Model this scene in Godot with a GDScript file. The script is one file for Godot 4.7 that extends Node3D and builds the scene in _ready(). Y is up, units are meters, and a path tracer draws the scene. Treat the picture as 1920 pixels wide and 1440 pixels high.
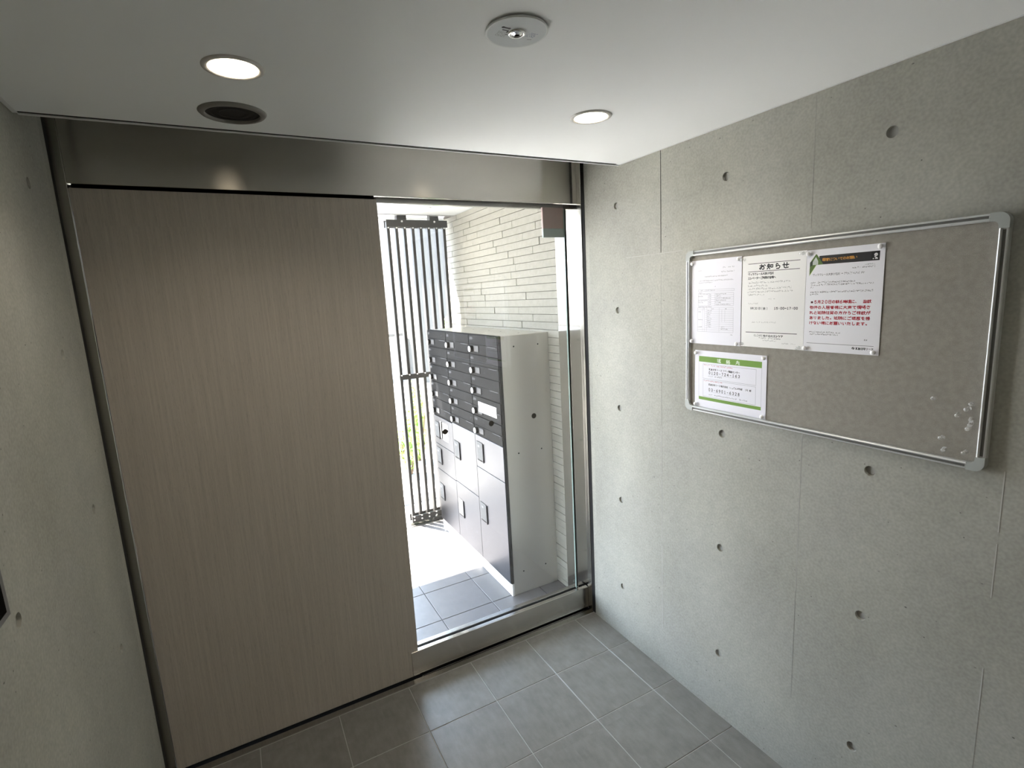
extends Node3D
# Entrance hall of a small apartment house: concrete walls, a sliding door beside a glass panel,
# a notice board, and the porch with letter boxes and a folding gate behind the glass.
# x: the right concrete wall stands at 0; y up; z grows from the door towards the viewer. Metres.

const WL := -1.9514      # face of the left wall
const H := 2.232         # ceiling
const DZ := -0.085       # front of the door set
const BX := 0.010        # face of the porch's brick wall
const PH := 2.31         # porch ceiling

var M := {}              # materials
var rng := RandomNumberGenerator.new()
var counts := {}

# ---------------------------------------------------------------- geometry
class Geo:
	var v := PackedVector3Array()
	var n := PackedVector3Array()
	var uv := PackedVector2Array()
	func tri(a: Vector3, b: Vector3, c: Vector3, na: Vector3, nb: Vector3, nc: Vector3, ua := Vector2.ZERO, ub := Vector2.ZERO, uc := Vector2.ZERO) -> void:
		if (b - a).cross(c - a).dot(na + nb + nc) > 0.0:
			v.append_array([a, c, b]); n.append_array([na, nc, nb]); uv.append_array([ua, uc, ub])
		else:
			v.append_array([a, b, c]); n.append_array([na, nb, nc]); uv.append_array([ua, ub, uc])
	static func flat(p: Vector3, nr: Vector3) -> Vector2:
		if absf(nr.x) > 0.7: return Vector2(p.z, p.y)
		if absf(nr.y) > 0.7: return Vector2(p.x, p.z)
		return Vector2(p.x, p.y)
	func quad(a: Vector3, b: Vector3, c: Vector3, d: Vector3, nr: Vector3, uvs: Array = []) -> void:
		var t: Array = uvs if uvs.size() == 4 else [flat(a, nr), flat(b, nr), flat(c, nr), flat(d, nr)]
		tri(a, b, c, nr, nr, nr, t[0], t[1], t[2])
		tri(a, c, d, nr, nr, nr, t[0], t[2], t[3])
	func poly(ps: Array, nr: Vector3) -> void:
		for i in range(1, ps.size() - 1):
			tri(ps[0], ps[i], ps[i + 1], nr, nr, nr, flat(ps[0], nr), flat(ps[i], nr), flat(ps[i + 1], nr))
	# box with chamfered edges
	func box(lo: Vector3, hi: Vector3, b := 0.0) -> Geo:
		var c := (lo + hi) * 0.5
		var h := (hi - lo) * 0.5
		b = minf(b, minf(h.x, minf(h.y, h.z)) * 0.9)
		for ax in 3:
			for s in [-1.0, 1.0]:
				var u := (ax + 1) % 3
				var w := (ax + 2) % 3
				var q: Array = []
				for k in [[-1, -1], [1, -1], [1, 1], [-1, 1]]:
					var p := c
					p[ax] += s * h[ax]; p[u] += k[0] * (h[u] - b); p[w] += k[1] * (h[w] - b)
					q.append(p)
				var nr := Vector3.ZERO
				nr[ax] = s
				quad(q[0], q[1], q[2], q[3], nr)
		if b <= 0.0: return self
		for ax in 3:      # edges along ax
			var u := (ax + 1) % 3
			var w := (ax + 2) % 3
			for su in [-1.0, 1.0]:
				for sw in [-1.0, 1.0]:
					var q: Array = []
					for k in [[-1.0, 0], [1.0, 0], [1.0, 1], [-1.0, 1]]:
						var p := c
						p[ax] += k[0] * (h[ax] - b)
						p[u] += su * (h[u] - (b if k[1] == 1 else 0.0))
						p[w] += sw * (h[w] - (0.0 if k[1] == 1 else b))
						q.append(p)
					var nr := Vector3.ZERO
					nr[u] = su; nr[w] = sw
					nr = nr.normalized()
					var t: Array = []
					for p in q: t.append(Vector2(p[ax], p[u]))
					quad(q[0], q[1], q[2], q[3], nr, t)
		for sx in [-1.0, 1.0]:
			for sy in [-1.0, 1.0]:
				for sz in [-1.0, 1.0]:
					var s := Vector3(sx, sy, sz)
					var nr := s.normalized()
					var q: Array = []
					for ax in 3:
						var p := c + s * (h - Vector3(b, b, b))
						p[ax] += s[ax] * b
						q.append(p)
					tri(q[0], q[1], q[2], nr, nr, nr)
		return self
	# lathe: profile of (radius, height) along axis
	func lathe(prof: Array, at: Vector3, axis: Vector3, segs := 24, smooth := false) -> Geo:
		var a := axis.normalized()
		var e := a.cross(Vector3.UP if absf(a.y) < 0.9 else Vector3.RIGHT).normalized()
		var f := a.cross(e)
		var ns: Array = []
		for i in prof.size() - 1:
			var d: Vector2 = prof[i + 1] - prof[i]
			ns.append(Vector2(d.y, -d.x).normalized())
		for i in prof.size() - 1:
			var p0: Vector2 = prof[i]
			var p1: Vector2 = prof[i + 1]
			var n0: Vector2 = ns[i]
			var n1: Vector2 = ns[i]
			if smooth:
				if i > 0: n0 = (ns[i - 1] + ns[i]).normalized()
				if i < ns.size() - 1: n1 = (ns[i] + ns[i + 1]).normalized()
			for k in segs:
				var t0 := TAU * k / segs
				var t1 := TAU * (k + 1) / segs
				var r0 := e * cos(t0) + f * sin(t0)
				var r1 := e * cos(t1) + f * sin(t1)
				var A := at + r0 * p0.x + a * p0.y
				var B := at + r1 * p0.x + a * p0.y
				var C := at + r1 * p1.x + a * p1.y
				var D := at + r0 * p1.x + a * p1.y
				var nA := r0 * n0.x + a * n0.y
				var nB := r1 * n0.x + a * n0.y
				var nC := r1 * n1.x + a * n1.y
				var nD := r0 * n1.x + a * n1.y
				if p0.x > 1e-6: tri(A, B, C, nA, nB, nC)
				if p1.x > 1e-6: tri(A, C, D, nA, nC, nD)
		return self
	# extrude a closed 2D outline (in axes eu, ew, from origin o) along ed by depth
	func extrude(outline: Array, o: Vector3, eu: Vector3, ew: Vector3, ed: Vector3, depth: float, caps := true) -> Geo:
		var pts := PackedVector2Array(outline)
		var cw := Geometry2D.is_polygon_clockwise(pts)
		var m := pts.size()
		for i in m:
			var p: Vector2 = pts[i]
			var q: Vector2 = pts[(i + 1) % m]
			var d := q - p
			var nn := Vector2(d.y, -d.x).normalized() * (-1.0 if cw else 1.0)
			var nr := eu * nn.x + ew * nn.y
			var A := o + eu * p.x + ew * p.y
			var B := o + eu * q.x + ew * q.y
			quad(A, B, B + ed * depth, A + ed * depth, nr, [Vector2(0, 0), Vector2(0, d.length()), Vector2(depth, d.length()), Vector2(depth, 0)])
		if caps:
			var ix := Geometry2D.triangulate_polygon(pts)
			for i in range(0, ix.size(), 3):
				var T: Array = []
				for k in 3: T.append(o + eu * pts[ix[i + k]].x + ew * pts[ix[i + k]].y)
				tri(T[0], T[1], T[2], -ed, -ed, -ed)
				tri(T[0] + ed * depth, T[1] + ed * depth, T[2] + ed * depth, ed, ed, ed)
		return self
	func mesh() -> ArrayMesh:
		var arr := []
		arr.resize(Mesh.ARRAY_MAX)
		arr[Mesh.ARRAY_VERTEX] = v
		arr[Mesh.ARRAY_NORMAL] = n
		arr[Mesh.ARRAY_TEX_UV] = uv
		var m := ArrayMesh.new()
		m.add_surface_from_arrays(Mesh.PRIMITIVE_TRIANGLES, arr)
		return m

func box(lo: Vector3, hi: Vector3, b := 0.0) -> Geo:
	return Geo.new().box(lo, hi, b)

# ---------------------------------------------------------------- naming
func numbered(called: String) -> String:
	var k: int = counts.get(called, 0)
	counts[called] = k + 1
	return called if k == 0 else "%s_%03d" % [called, k]

func thing(called: String, label: String, category: String, group := "") -> Node3D:
	var o := Node3D.new()
	o.name = numbered(called)
	add_child(o, true)
	return tag(o, label, category, group)

func tag(o: Node3D, label: String, category: String, group := "") -> Node3D:
	o.set_meta("label", label)
	o.set_meta("category", category)
	if group: o.set_meta("group", group)
	return o

func structure(called: String, label := "", category := "") -> Node3D:
	var o := Node3D.new()
	o.name = called
	add_child(o, true)
	o.set_meta("kind", "structure")
	if label: o.set_meta("label", label)
	if category: o.set_meta("category", category)
	return o

func obj(called: String, g: Geo, mat: Material, parent: Node3D, label := "") -> MeshInstance3D:
	var o := MeshInstance3D.new()
	var k := 0
	var nm := called
	while parent.has_node(NodePath(nm)):
		k += 1
		nm = "%s_%03d" % [called, k]
	o.name = nm
	o.mesh = g.mesh()
	o.material_override = mat
	parent.add_child(o, true)
	if label: o.set_meta("label", label)
	return o

# ---------------------------------------------------------------- materials
func mat(c: Color, rough := 0.6, metal := 0.0, spec := 0.5) -> StandardMaterial3D:
	var m := StandardMaterial3D.new()
	m.albedo_color = c
	m.roughness = rough
	m.metallic = metal
	m.metallic_specular = spec
	return m

func brushed(c: Color, rough: float, aniso: float) -> StandardMaterial3D:
	var m := mat(c, rough, 1.0)
	m.anisotropy_enabled = true
	m.anisotropy = aniso
	return m

func tri_tex(m: StandardMaterial3D, t: Texture2D, scale: Vector3) -> StandardMaterial3D:
	m.albedo_texture = t
	m.uv1_triplanar = true
	m.uv1_world_triplanar = true
	m.uv1_scale = scale
	return m

func noise(seed_: int, freq: float, oct := 3) -> FastNoiseLite:
	var f := FastNoiseLite.new()
	f.seed = seed_
	f.frequency = freq
	f.noise_type = FastNoiseLite.TYPE_SIMPLEX_SMOOTH
	f.fractal_octaves = oct
	return f

func tex_concrete(base: Color, amp: float, pits: int) -> ImageTexture:
	var n := 1024
	var a := noise(3, 0.004, 4)
	var b := noise(5, 0.05, 2)
	var c := noise(8, 0.22, 2)
	var im := Image.create(n, n, false, Image.FORMAT_RGB8)
	for y in n:
		for x in n:
			var k := 1.0 + amp * (1.1 * a.get_noise_2d(x, y * 0.7) + 0.35 * b.get_noise_2d(x, y) + 0.9 * c.get_noise_2d(x, y))
			im.set_pixel(x, y, Color(base.r * k, base.g * k, base.b * k * (1.0 - 0.15 * amp * a.get_noise_2d(y, x))))
	var r := RandomNumberGenerator.new()
	r.seed = 11
	for i in pits:
		var px := r.randi_range(2, n - 4)
		var py := r.randi_range(2, n - 4)
		var q := r.randf_range(0.35, 0.8)
		im.set_pixel(px, py, im.get_pixel(px, py) * q)
		if r.randf() < 0.3: im.set_pixel(px + 1, py, im.get_pixel(px + 1, py) * (q + 0.1))
	return ImageTexture.create_from_image(im)

func tex_wood() -> ImageTexture:
	var w := 1024
	var h := 512
	var a := noise(21, 1.0, 4)
	var im := Image.create(w, h, false, Image.FORMAT_RGB8)
	for y in h:
		for x in w:
			var s := a.get_noise_2d(x * 0.045, y * 0.006) * 0.5 + a.get_noise_2d(x * 0.33 + 400.0, y * 0.011) * 0.55
			var p := a.get_noise_2d(x * 0.9 + 900.0, y * 0.05)
			var k := 1.0 + 0.10 * s - (0.10 if p > 0.42 else 0.0)
			im.set_pixel(x, y, Color(0.735 * k, 0.705 * k, 0.665 * k))
	return ImageTexture.create_from_image(im)

func tex_fabric() -> ImageTexture:
	var n := 512
	var a := noise(31, 0.02, 2)
	var r := RandomNumberGenerator.new()
	r.seed = 5
	var im := Image.create(n, n, false, Image.FORMAT_RGB8)
	for y in n:
		for x in n:
			var k := 1.0 + 0.05 * a.get_noise_2d(x, y) + r.randf_range(-0.09, 0.09) + (0.05 if (x + (y / 3) * 2) % 5 == 0 else -0.015)
			im.set_pixel(x, y, Color(0.60 * k, 0.585 * k, 0.555 * k))
	return ImageTexture.create_from_image(im)

func tex_tile() -> ImageTexture:
	var n := 512
	var a := noise(41, 0.012, 3)
	var r := RandomNumberGenerator.new()
	r.seed = 6
	var im := Image.create(n, n, false, Image.FORMAT_RGB8)
	for y in n:
		for x in n:
			var k := 1.0 + 0.07 * a.get_noise_2d(x, y) + 0.05 * a.get_noise_2d(x * 4.0, y * 1.2) + r.randf_range(-0.035, 0.035)
			im.set_pixel(x, y, Color(0.50 * k, 0.492 * k, 0.475 * k))
	return ImageTexture.create_from_image(im)

func tex_brick() -> ImageTexture:
	var n := 512
	var a := noise(51, 0.02, 3)
	var im := Image.create(n, n, false, Image.FORMAT_RGB8)
	for y in n:
		for x in n:
			var s := a.get_noise_2d(x, y) + 0.6 * a.get_noise_2d(x * 5.0, y * 1.5 + 300.0)
			var k := 1.0 + 0.05 * s
			im.set_pixel(x, y, Color(0.53 * k, 0.523 * k, 0.49 * k))
	return ImageTexture.create_from_image(im)

func make_materials() -> void:
	M.concrete = tri_tex(mat(Color.WHITE, 0.78, 0.0, 0.35), tex_concrete(Color(0.655, 0.655, 0.62), 0.075, 260), Vector3.ONE * 0.4167)
	M.plug = mat(Color(0.62, 0.62, 0.60), 0.9)
	M.ridge = mat(Color(0.72, 0.72, 0.70), 0.9)
	M.ceiling = mat(Color(0.945, 0.955, 0.955), 0.75, 0.0, 0.3)
	M.vinyl = mat(Color(0.88, 0.89, 0.89), 0.4)
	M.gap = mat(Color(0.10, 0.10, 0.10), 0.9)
	M.black = mat(Color(0.03, 0.03, 0.03), 0.7, 0.0, 0.15)
	M.tile = tri_tex(mat(Color.WHITE, 0.34, 0.0, 0.55), tex_tile(), Vector3.ONE * 1.7)
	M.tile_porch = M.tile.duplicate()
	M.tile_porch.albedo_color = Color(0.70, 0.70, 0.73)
	M.grout = mat(Color(0.70, 0.69, 0.68), 0.9)
	M.wood = tri_tex(mat(Color.WHITE, 0.55, 0.0, 0.4), tex_wood(), Vector3(1.6, 0.5, 1.6))
	M.wood_edge = mat(Color(0.46, 0.42, 0.39), 0.6)
	M.header = brushed(Color(0.80, 0.79, 0.765), 0.23, -0.97)
	M.jamb = brushed(Color(0.66, 0.65, 0.62), 0.26, 0.75)
	M.steel = mat(Color(0.66, 0.65, 0.63), 0.22, 1.0)
	M.polished = mat(Color(0.72, 0.71, 0.69), 0.12, 1.0)
	M.glass = mat(Color(1, 1, 1, 0.03), 0.0)
	M.glass.transparency = BaseMaterial3D.TRANSPARENCY_ALPHA
	M.glass_edge = mat(Color(0.55, 0.62, 0.60), 0.15)
	M.dot = mat(Color(0.23, 0.21, 0.18), 0.7)
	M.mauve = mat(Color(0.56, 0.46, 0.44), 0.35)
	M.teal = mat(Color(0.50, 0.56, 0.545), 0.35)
	M.brick = tri_tex(mat(Color.WHITE, 0.8, 0.0, 0.35), tex_brick(), Vector3.ONE * 2.2)
	M.mortar = mat(Color(0.30, 0.285, 0.26), 0.95)
	M.porch = mat(Color(0.70, 0.71, 0.71), 0.8)
	M.box_side = brushed(Color(0.76, 0.75, 0.715), 0.36, -0.6)
	M.box_side.metallic = 0.65
	M.box_door = mat(Color(0.085, 0.088, 0.095), 0.5, 0.0, 0.10)
	M.locker = brushed(Color(0.205, 0.21, 0.235), 0.32, -0.5)
	M.latch = mat(Color(0.33, 0.335, 0.34), 0.5, 0.0, 0.2)
	M.name_plate = mat(Color(0.34, 0.34, 0.345), 0.5, 0.0, 0.2)
	M.print = mat(Color(0.50, 0.51, 0.52), 0.6, 0.0, 0.2)
	M.plinth = mat(Color(0.80, 0.80, 0.79), 0.5)
	M.white = mat(Color(0.9, 0.9, 0.9), 0.5)
	M.gate = mat(Color(0.15, 0.145, 0.14), 0.5, 0.0, 0.4)
	M.bolt = mat(Color(0.85, 0.85, 0.85), 0.3, 0.6)
	M.board = tri_tex(mat(Color.WHITE, 0.95, 0.0, 0.2), tex_fabric(), Vector3.ONE * 4.0)
	M.alu = mat(Color(0.84, 0.85, 0.85), 0.38, 0.45)
	M.inlay = mat(Color(0.40, 0.40, 0.39), 0.5, 0.2)
	M.corner = mat(Color(0.66, 0.68, 0.67), 0.45)
	M.pin = mat(Color(0.95, 0.96, 0.96, 0.24), 0.08)
	M.pin.transparency = BaseMaterial3D.TRANSPARENCY_ALPHA
	M.pin_milk = mat(Color(0.98, 0.98, 0.98), 0.25)
	M.needle = mat(Color(0.7, 0.7, 0.7), 0.3, 1.0)
	M.lamp_ring = mat(Color(0.80, 0.79, 0.77), 0.4)
	M.lamp = mat(Color(1, 0.97, 0.92), 0.5)
	M.lamp.emission_enabled = true
	M.lamp.emission = Color(1.0, 0.93, 0.82)
	M.lamp.emission_energy_multiplier = 15.0
	M.chrome = mat(Color(0.85, 0.85, 0.85), 0.06, 1.0)
	M.asphalt = mat(Color(0.45, 0.45, 0.445), 0.9)
	M.house_grey = mat(Color(0.33, 0.325, 0.31), 0.9)
	M.house_white = mat(Color(0.88, 0.88, 0.87), 0.9)
	M.window_dark = mat(Color(0.66, 0.78, 0.84), 0.3)
	M.leaf = mat(Color(0.56, 0.66, 0.38), 0.6)
	M.leaf.backlight_enabled = true
	M.leaf.backlight = Color(0.55, 0.65, 0.35)
	M.leaf.cull_mode = BaseMaterial3D.CULL_DISABLED
	M.stem = mat(Color(0.35, 0.28, 0.2), 0.9)
	M.red = mat(Color(0.75, 0.35, 0.38), 0.5)

# ---------------------------------------------------------------- scene
func _ready() -> void:
	rng.seed = 7
	# camera
	var cam := Camera3D.new()
	cam.name = "camera"
	cam.fov = 72.8999
	cam.near = 0.02
	cam.far = 300.0
	cam.transform = Transform3D(Basis(Vector3(0.8781761, -0.0525515, 0.4754421), Vector3(0.1261372, 0.9842074, -0.1241982), Vector3(-0.4614068, 0.1690388, 0.8709361)), Vector3(-1.53651, 1.71456, 2.04818))
	add_child(cam)
	cam.current = true
	# sky, sun, exposure
	var env := Environment.new()
	env.background_mode = Environment.BG_SKY
	var sm := ProceduralSkyMaterial.new()
	sm.sky_top_color = Color(0.76, 0.84, 0.93)
	sm.sky_horizon_color = Color(0.94, 0.95, 0.96)
	sm.ground_horizon_color = Color(0.7, 0.7, 0.7)
	sm.ground_bottom_color = Color(0.5, 0.5, 0.5)
	sm.sky_energy_multiplier = 3.0
	sm.ground_energy_multiplier = 2.0
	sm.sun_angle_max = 1.0
	env.sky = Sky.new()
	env.sky.sky_material = sm
	env.tonemap_mode = Environment.TONE_MAPPER_LINEAR
	env.tonemap_exposure = 1.42
	env.sdfgi_enabled = true
	env.ssao_enabled = true
	env.ssil_enabled = true
	var we := WorldEnvironment.new()
	we.name = "environment"
	we.environment = env
	add_child(we)
	var sun := DirectionalLight3D.new()
	sun.name = "sun"
	sun.light_energy = 32.0
	sun.light_color = Color(1.0, 0.967, 0.925)
	sun.light_angular_distance = 0.55
	sun.shadow_enabled = true
	sun.look_at_from_position(Vector3.ZERO, Vector3(0.30, -1.0, 0.491), Vector3.FORWARD)
	add_child(sun)

	make_materials()
	build_shell()
	build_entrance()
	build_ceiling_fittings()
	build_porch()
	build_mailboxes()
	build_gate()
	build_outside()
	build_board()
	build_wall_panel()

# wall face at x = X looking along sx, with round tie holes and grooves, between z0..z1 and y0..y1
func wall_face(g: Geo, X: float, sx: float, z0: float, z1: float, y0: float, y1: float, holes: Array, thick: float) -> void:
	var half := 0.045
	var zs: Array = [z0, z1]
	var ys: Array = [y0, y1]
	for h in holes:
		for k in [-half, half]:
			if not zs.any(func(q): return absf(q - (h.x + k)) < 1e-4): zs.append(h.x + k)
			if not ys.any(func(q): return absf(q - (h.y + k)) < 1e-4): ys.append(h.y + k)
	zs.sort(); ys.sort()
	var nr := Vector3(sx, 0, 0)
	for i in zs.size() - 1:
		for j in ys.size() - 1:
			var cz: float = (zs[i] + zs[i + 1]) / 2.0
			var cy: float = (ys[j] + ys[j + 1]) / 2.0
			var hit = null
			for h in holes:
				if absf(h.x - cz) < half * 0.5 and absf(h.y - cy) < half * 0.5: hit = h
			if hit == null:
				g.quad(Vector3(X, ys[j], zs[i]), Vector3(X, ys[j], zs[i + 1]), Vector3(X, ys[j + 1], zs[i + 1]), Vector3(X, ys[j + 1], zs[i]), nr)
				continue
			var m := 32
			var ro := 0.0145
			var ri := 0.0125
			var dp := 0.008
			for k in m:
				var P: Array = []
				for t in [TAU * k / m, TAU * (k + 1) / m]:
					var d := Vector2(cos(t), sin(t))
					var sq := d / maxf(absf(d.x), absf(d.y)) * half
					P.append([d, sq])
				var f := func(q: Vector2, x: float) -> Vector3: return Vector3(x, hit.y + q.y, hit.x + q.x)
				var s0: Vector3 = f.call(P[0][1], X)
				var s1: Vector3 = f.call(P[1][1], X)
				var c0: Vector3 = f.call(P[0][0] * ro, X)
				var c1: Vector3 = f.call(P[1][0] * ro, X)
				g.quad(s0, s1, c1, c0, nr)
				var e0: Vector3 = f.call(P[0][0] * ri, X - sx * dp)
				var e1: Vector3 = f.call(P[1][0] * ri, X - sx * dp)
				var dm: Vector2 = -(P[0][0] + P[1][0]).normalized()
				g.quad(c0, c1, e1, e0, Vector3(sx * 0.2, dm.y, dm.x).normalized())
	# back and rims, so that the wall is a slab
	var B := X - sx * thick
	g.quad(Vector3(B, y0, z0), Vector3(B, y0, z1), Vector3(B, y1, z1), Vector3(B, y1, z0), -nr)
	g.quad(Vector3(X, y0, z0), Vector3(B, y0, z0), Vector3(B, y1, z0), Vector3(X, y1, z0), Vector3(0, 0, -1))
	g.quad(Vector3(X, y0, z1), Vector3(B, y0, z1), Vector3(B, y1, z1), Vector3(X, y1, z1), Vector3(0, 0, 1))
	g.quad(Vector3(X, y1, z0), Vector3(B, y1, z0), Vector3(B, y1, z1), Vector3(X, y1, z1), Vector3(0, 1, 0))
	g.quad(Vector3(X, y0, z0), Vector3(B, y0, z0), Vector3(B, y0, z1), Vector3(X, y0, z1), Vector3(0, -1, 0))

func plugs(w: Node3D, X: float, sx: float, holes: Array) -> void:
	for h in holes:
		var g := Geo.new()
		g.lathe([Vector2(0.0128, 0.0), Vector2(0.0118, 0.0012), Vector2(0.0, 0.0016)], Vector3(X - sx * 0.0082, h.y, h.x), Vector3(sx, 0, 0), 24)
		obj("tie_hole_plug", g, M.plug, w)

func build_shell() -> void:
	# right wall
	var holes: Array = []
	for r in 5:
		for z in [0.2, 0.7735, 1.279]:
			if z == 0.7735 and r == 1: continue      # behind the notice board
			if z == 1.279 and r == 1: continue
			holes.append(Vector2(z, 2.0706 - 0.45 * r))
	for r in 5: holes.append(Vector2(1.86, 2.0706 - 0.45 * r))
	var wr := structure("wall_right")
	var g := Geo.new()
	wall_face(g, 0.0, -1.0, -0.028, 5.0, -0.1, 2.5, holes, 0.2)
	obj("slab", g, M.concrete, wr)
	plugs(wr, 0.0, -1.0, holes)
	# formwork joints: a dark open joint at the top, thin proud mortar lines elsewhere
	var j := 0.468
	obj("joint_gap", box(Vector3(-0.0006, 1.848, j - 0.0012), Vector3(0.001, 2.232, j + 0.0012)), M.gap, wr)
	for seg in [[j, 0.92, 1.14, 0.0012], [j, 0.62, 0.90, 0.0010], [j, 0.2, 0.6, 0.0006], [1.0775, 0.70, 1.235, 0.0005], [1.5665, 1.10, 1.25, 0.0012], [1.5667, 0.93, 1.07, 0.0011], [1.567, 0.62, 0.74, 0.001]]:
		obj("joint_ridge", box(Vector3(-seg[3] * 0.5, seg[1], seg[0] - 0.0012), Vector3(0.001, seg[2], seg[0] + 0.0012)), M.ridge, wr)
	obj("joint_gap", box(Vector3(-0.0004, 0.3, 1.0768), Vector3(0.001, 1.22, 1.0776)), M.plug, wr)
	obj("joint_gap", box(Vector3(-0.0004, 1.86, 1.0768), Vector3(0.001, 2.232, 1.0778)), M.plug, wr)
	obj("joint_gap", box(Vector3(-0.0004, 0.35, 1.5674), Vector3(0.001, 0.72, 1.5682)), M.plug, wr)
	obj("joint_gap", box(Vector3(-0.0003, 1.145, j - 0.0005), Vector3(0.001, 1.8, j + 0.0005)), M.plug, wr)
	obj("joint_ridge", box(Vector3(-0.0008, 1.8440, 0.26), Vector3(0.001, 1.8460, 0.58)), M.ridge, wr)
	# left wall
	var hl: Array = []
	for r in 5:
		for z in [0.205, 0.825, 1.43]: hl.append(Vector2(z, 2.0673 - 0.45 * r))
	var wl := structure("wall_left")
	g = Geo.new()
	wall_face(g, WL, 1.0, -0.045, 5.0, -0.1, 2.5, hl, 0.2)
	obj("slab", g, M.concrete, wl)
	plugs(wl, WL, 1.0, hl)
	var wb := structure("wall_back")
	obj("slab", box(Vector3(WL - 0.2, -0.1, 5.0), Vector3(0.2, 2.5, 5.2)), M.concrete, wb)
	# floor: tiles on a bed of grout
	var fl := structure("floor")
	obj("grout_bed", box(Vector3(WL - 0.1, -0.1, -0.045), Vector3(0.1, -0.0015, 5.1)), M.grout, fl)
	var xs: Array = [0.0, -0.1269]
	while xs[-1] > WL: xs.append(maxf(xs[-1] - 0.3034, WL))
	var zs: Array = [-0.040, 0.2408]
	while zs[-1] < 2.6: zs.append(zs[-1] + 0.3034)
	for zi in zs.size() - 1:
		for xi in xs.size() - 1:
			var t := rng.randf_range(-0.0004, 0.0004)
			obj("tile", box(Vector3(xs[xi + 1] + 0.0016, -0.02, zs[zi] + 0.0016), Vector3(xs[xi] - 0.0016, t, zs[zi + 1] - 0.0016), 0.0012), M.tile, fl)
	obj("tile_field", box(Vector3(WL, -0.02, zs[-1]), Vector3(0, 0, 5.0)), M.tile, fl)
	# ceiling, stopping short of the door head
	var ce := structure("ceiling")
	obj("panel", box(Vector3(WL + 0.012, H, 0.2410), Vector3(-0.010, H + 0.05, 5.0)), M.ceiling, ce)
	obj("panel", box(Vector3(-0.024, H, 0.2290), Vector3(-0.010, H + 0.05, 0.2410)), M.ceiling, ce)
	obj("front_bead", box(Vector3(WL + 0.010, H - 0.0035, 0.2215), Vector3(-0.003, H + 0.05, 0.2290), 0.001), M.vinyl, ce)
	obj("upstand", box(Vector3(WL + 0.012, H + 0.05, 0.2230), Vector3(-0.003, 2.5, 0.2362)), M.ceiling, ce)
	obj("bead_shade_strip", box(Vector3(WL + 0.012, H + 0.0004, 0.2290), Vector3(-0.024, H + 0.05, 0.2410)), M.gap, ce)  # nearly flush strip; shade of the gap is put into its dark colour
	obj("side_bead", box(Vector3(-0.0100, H - 0.0012, 0.2290), Vector3(-0.0005, H + 0.05, 5.0), 0.0008), M.vinyl, ce)
	obj("side_bead", box(Vector3(WL + 0.0005, H - 0.0012, 0.2290), Vector3(WL + 0.012, H + 0.05, 5.0), 0.0008), M.vinyl, ce)
	obj("upper_slab", box(Vector3(WL - 0.2, 2.5, -0.3), Vector3(0.2, 2.6, 5.2)), M.concrete, ce)

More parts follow.
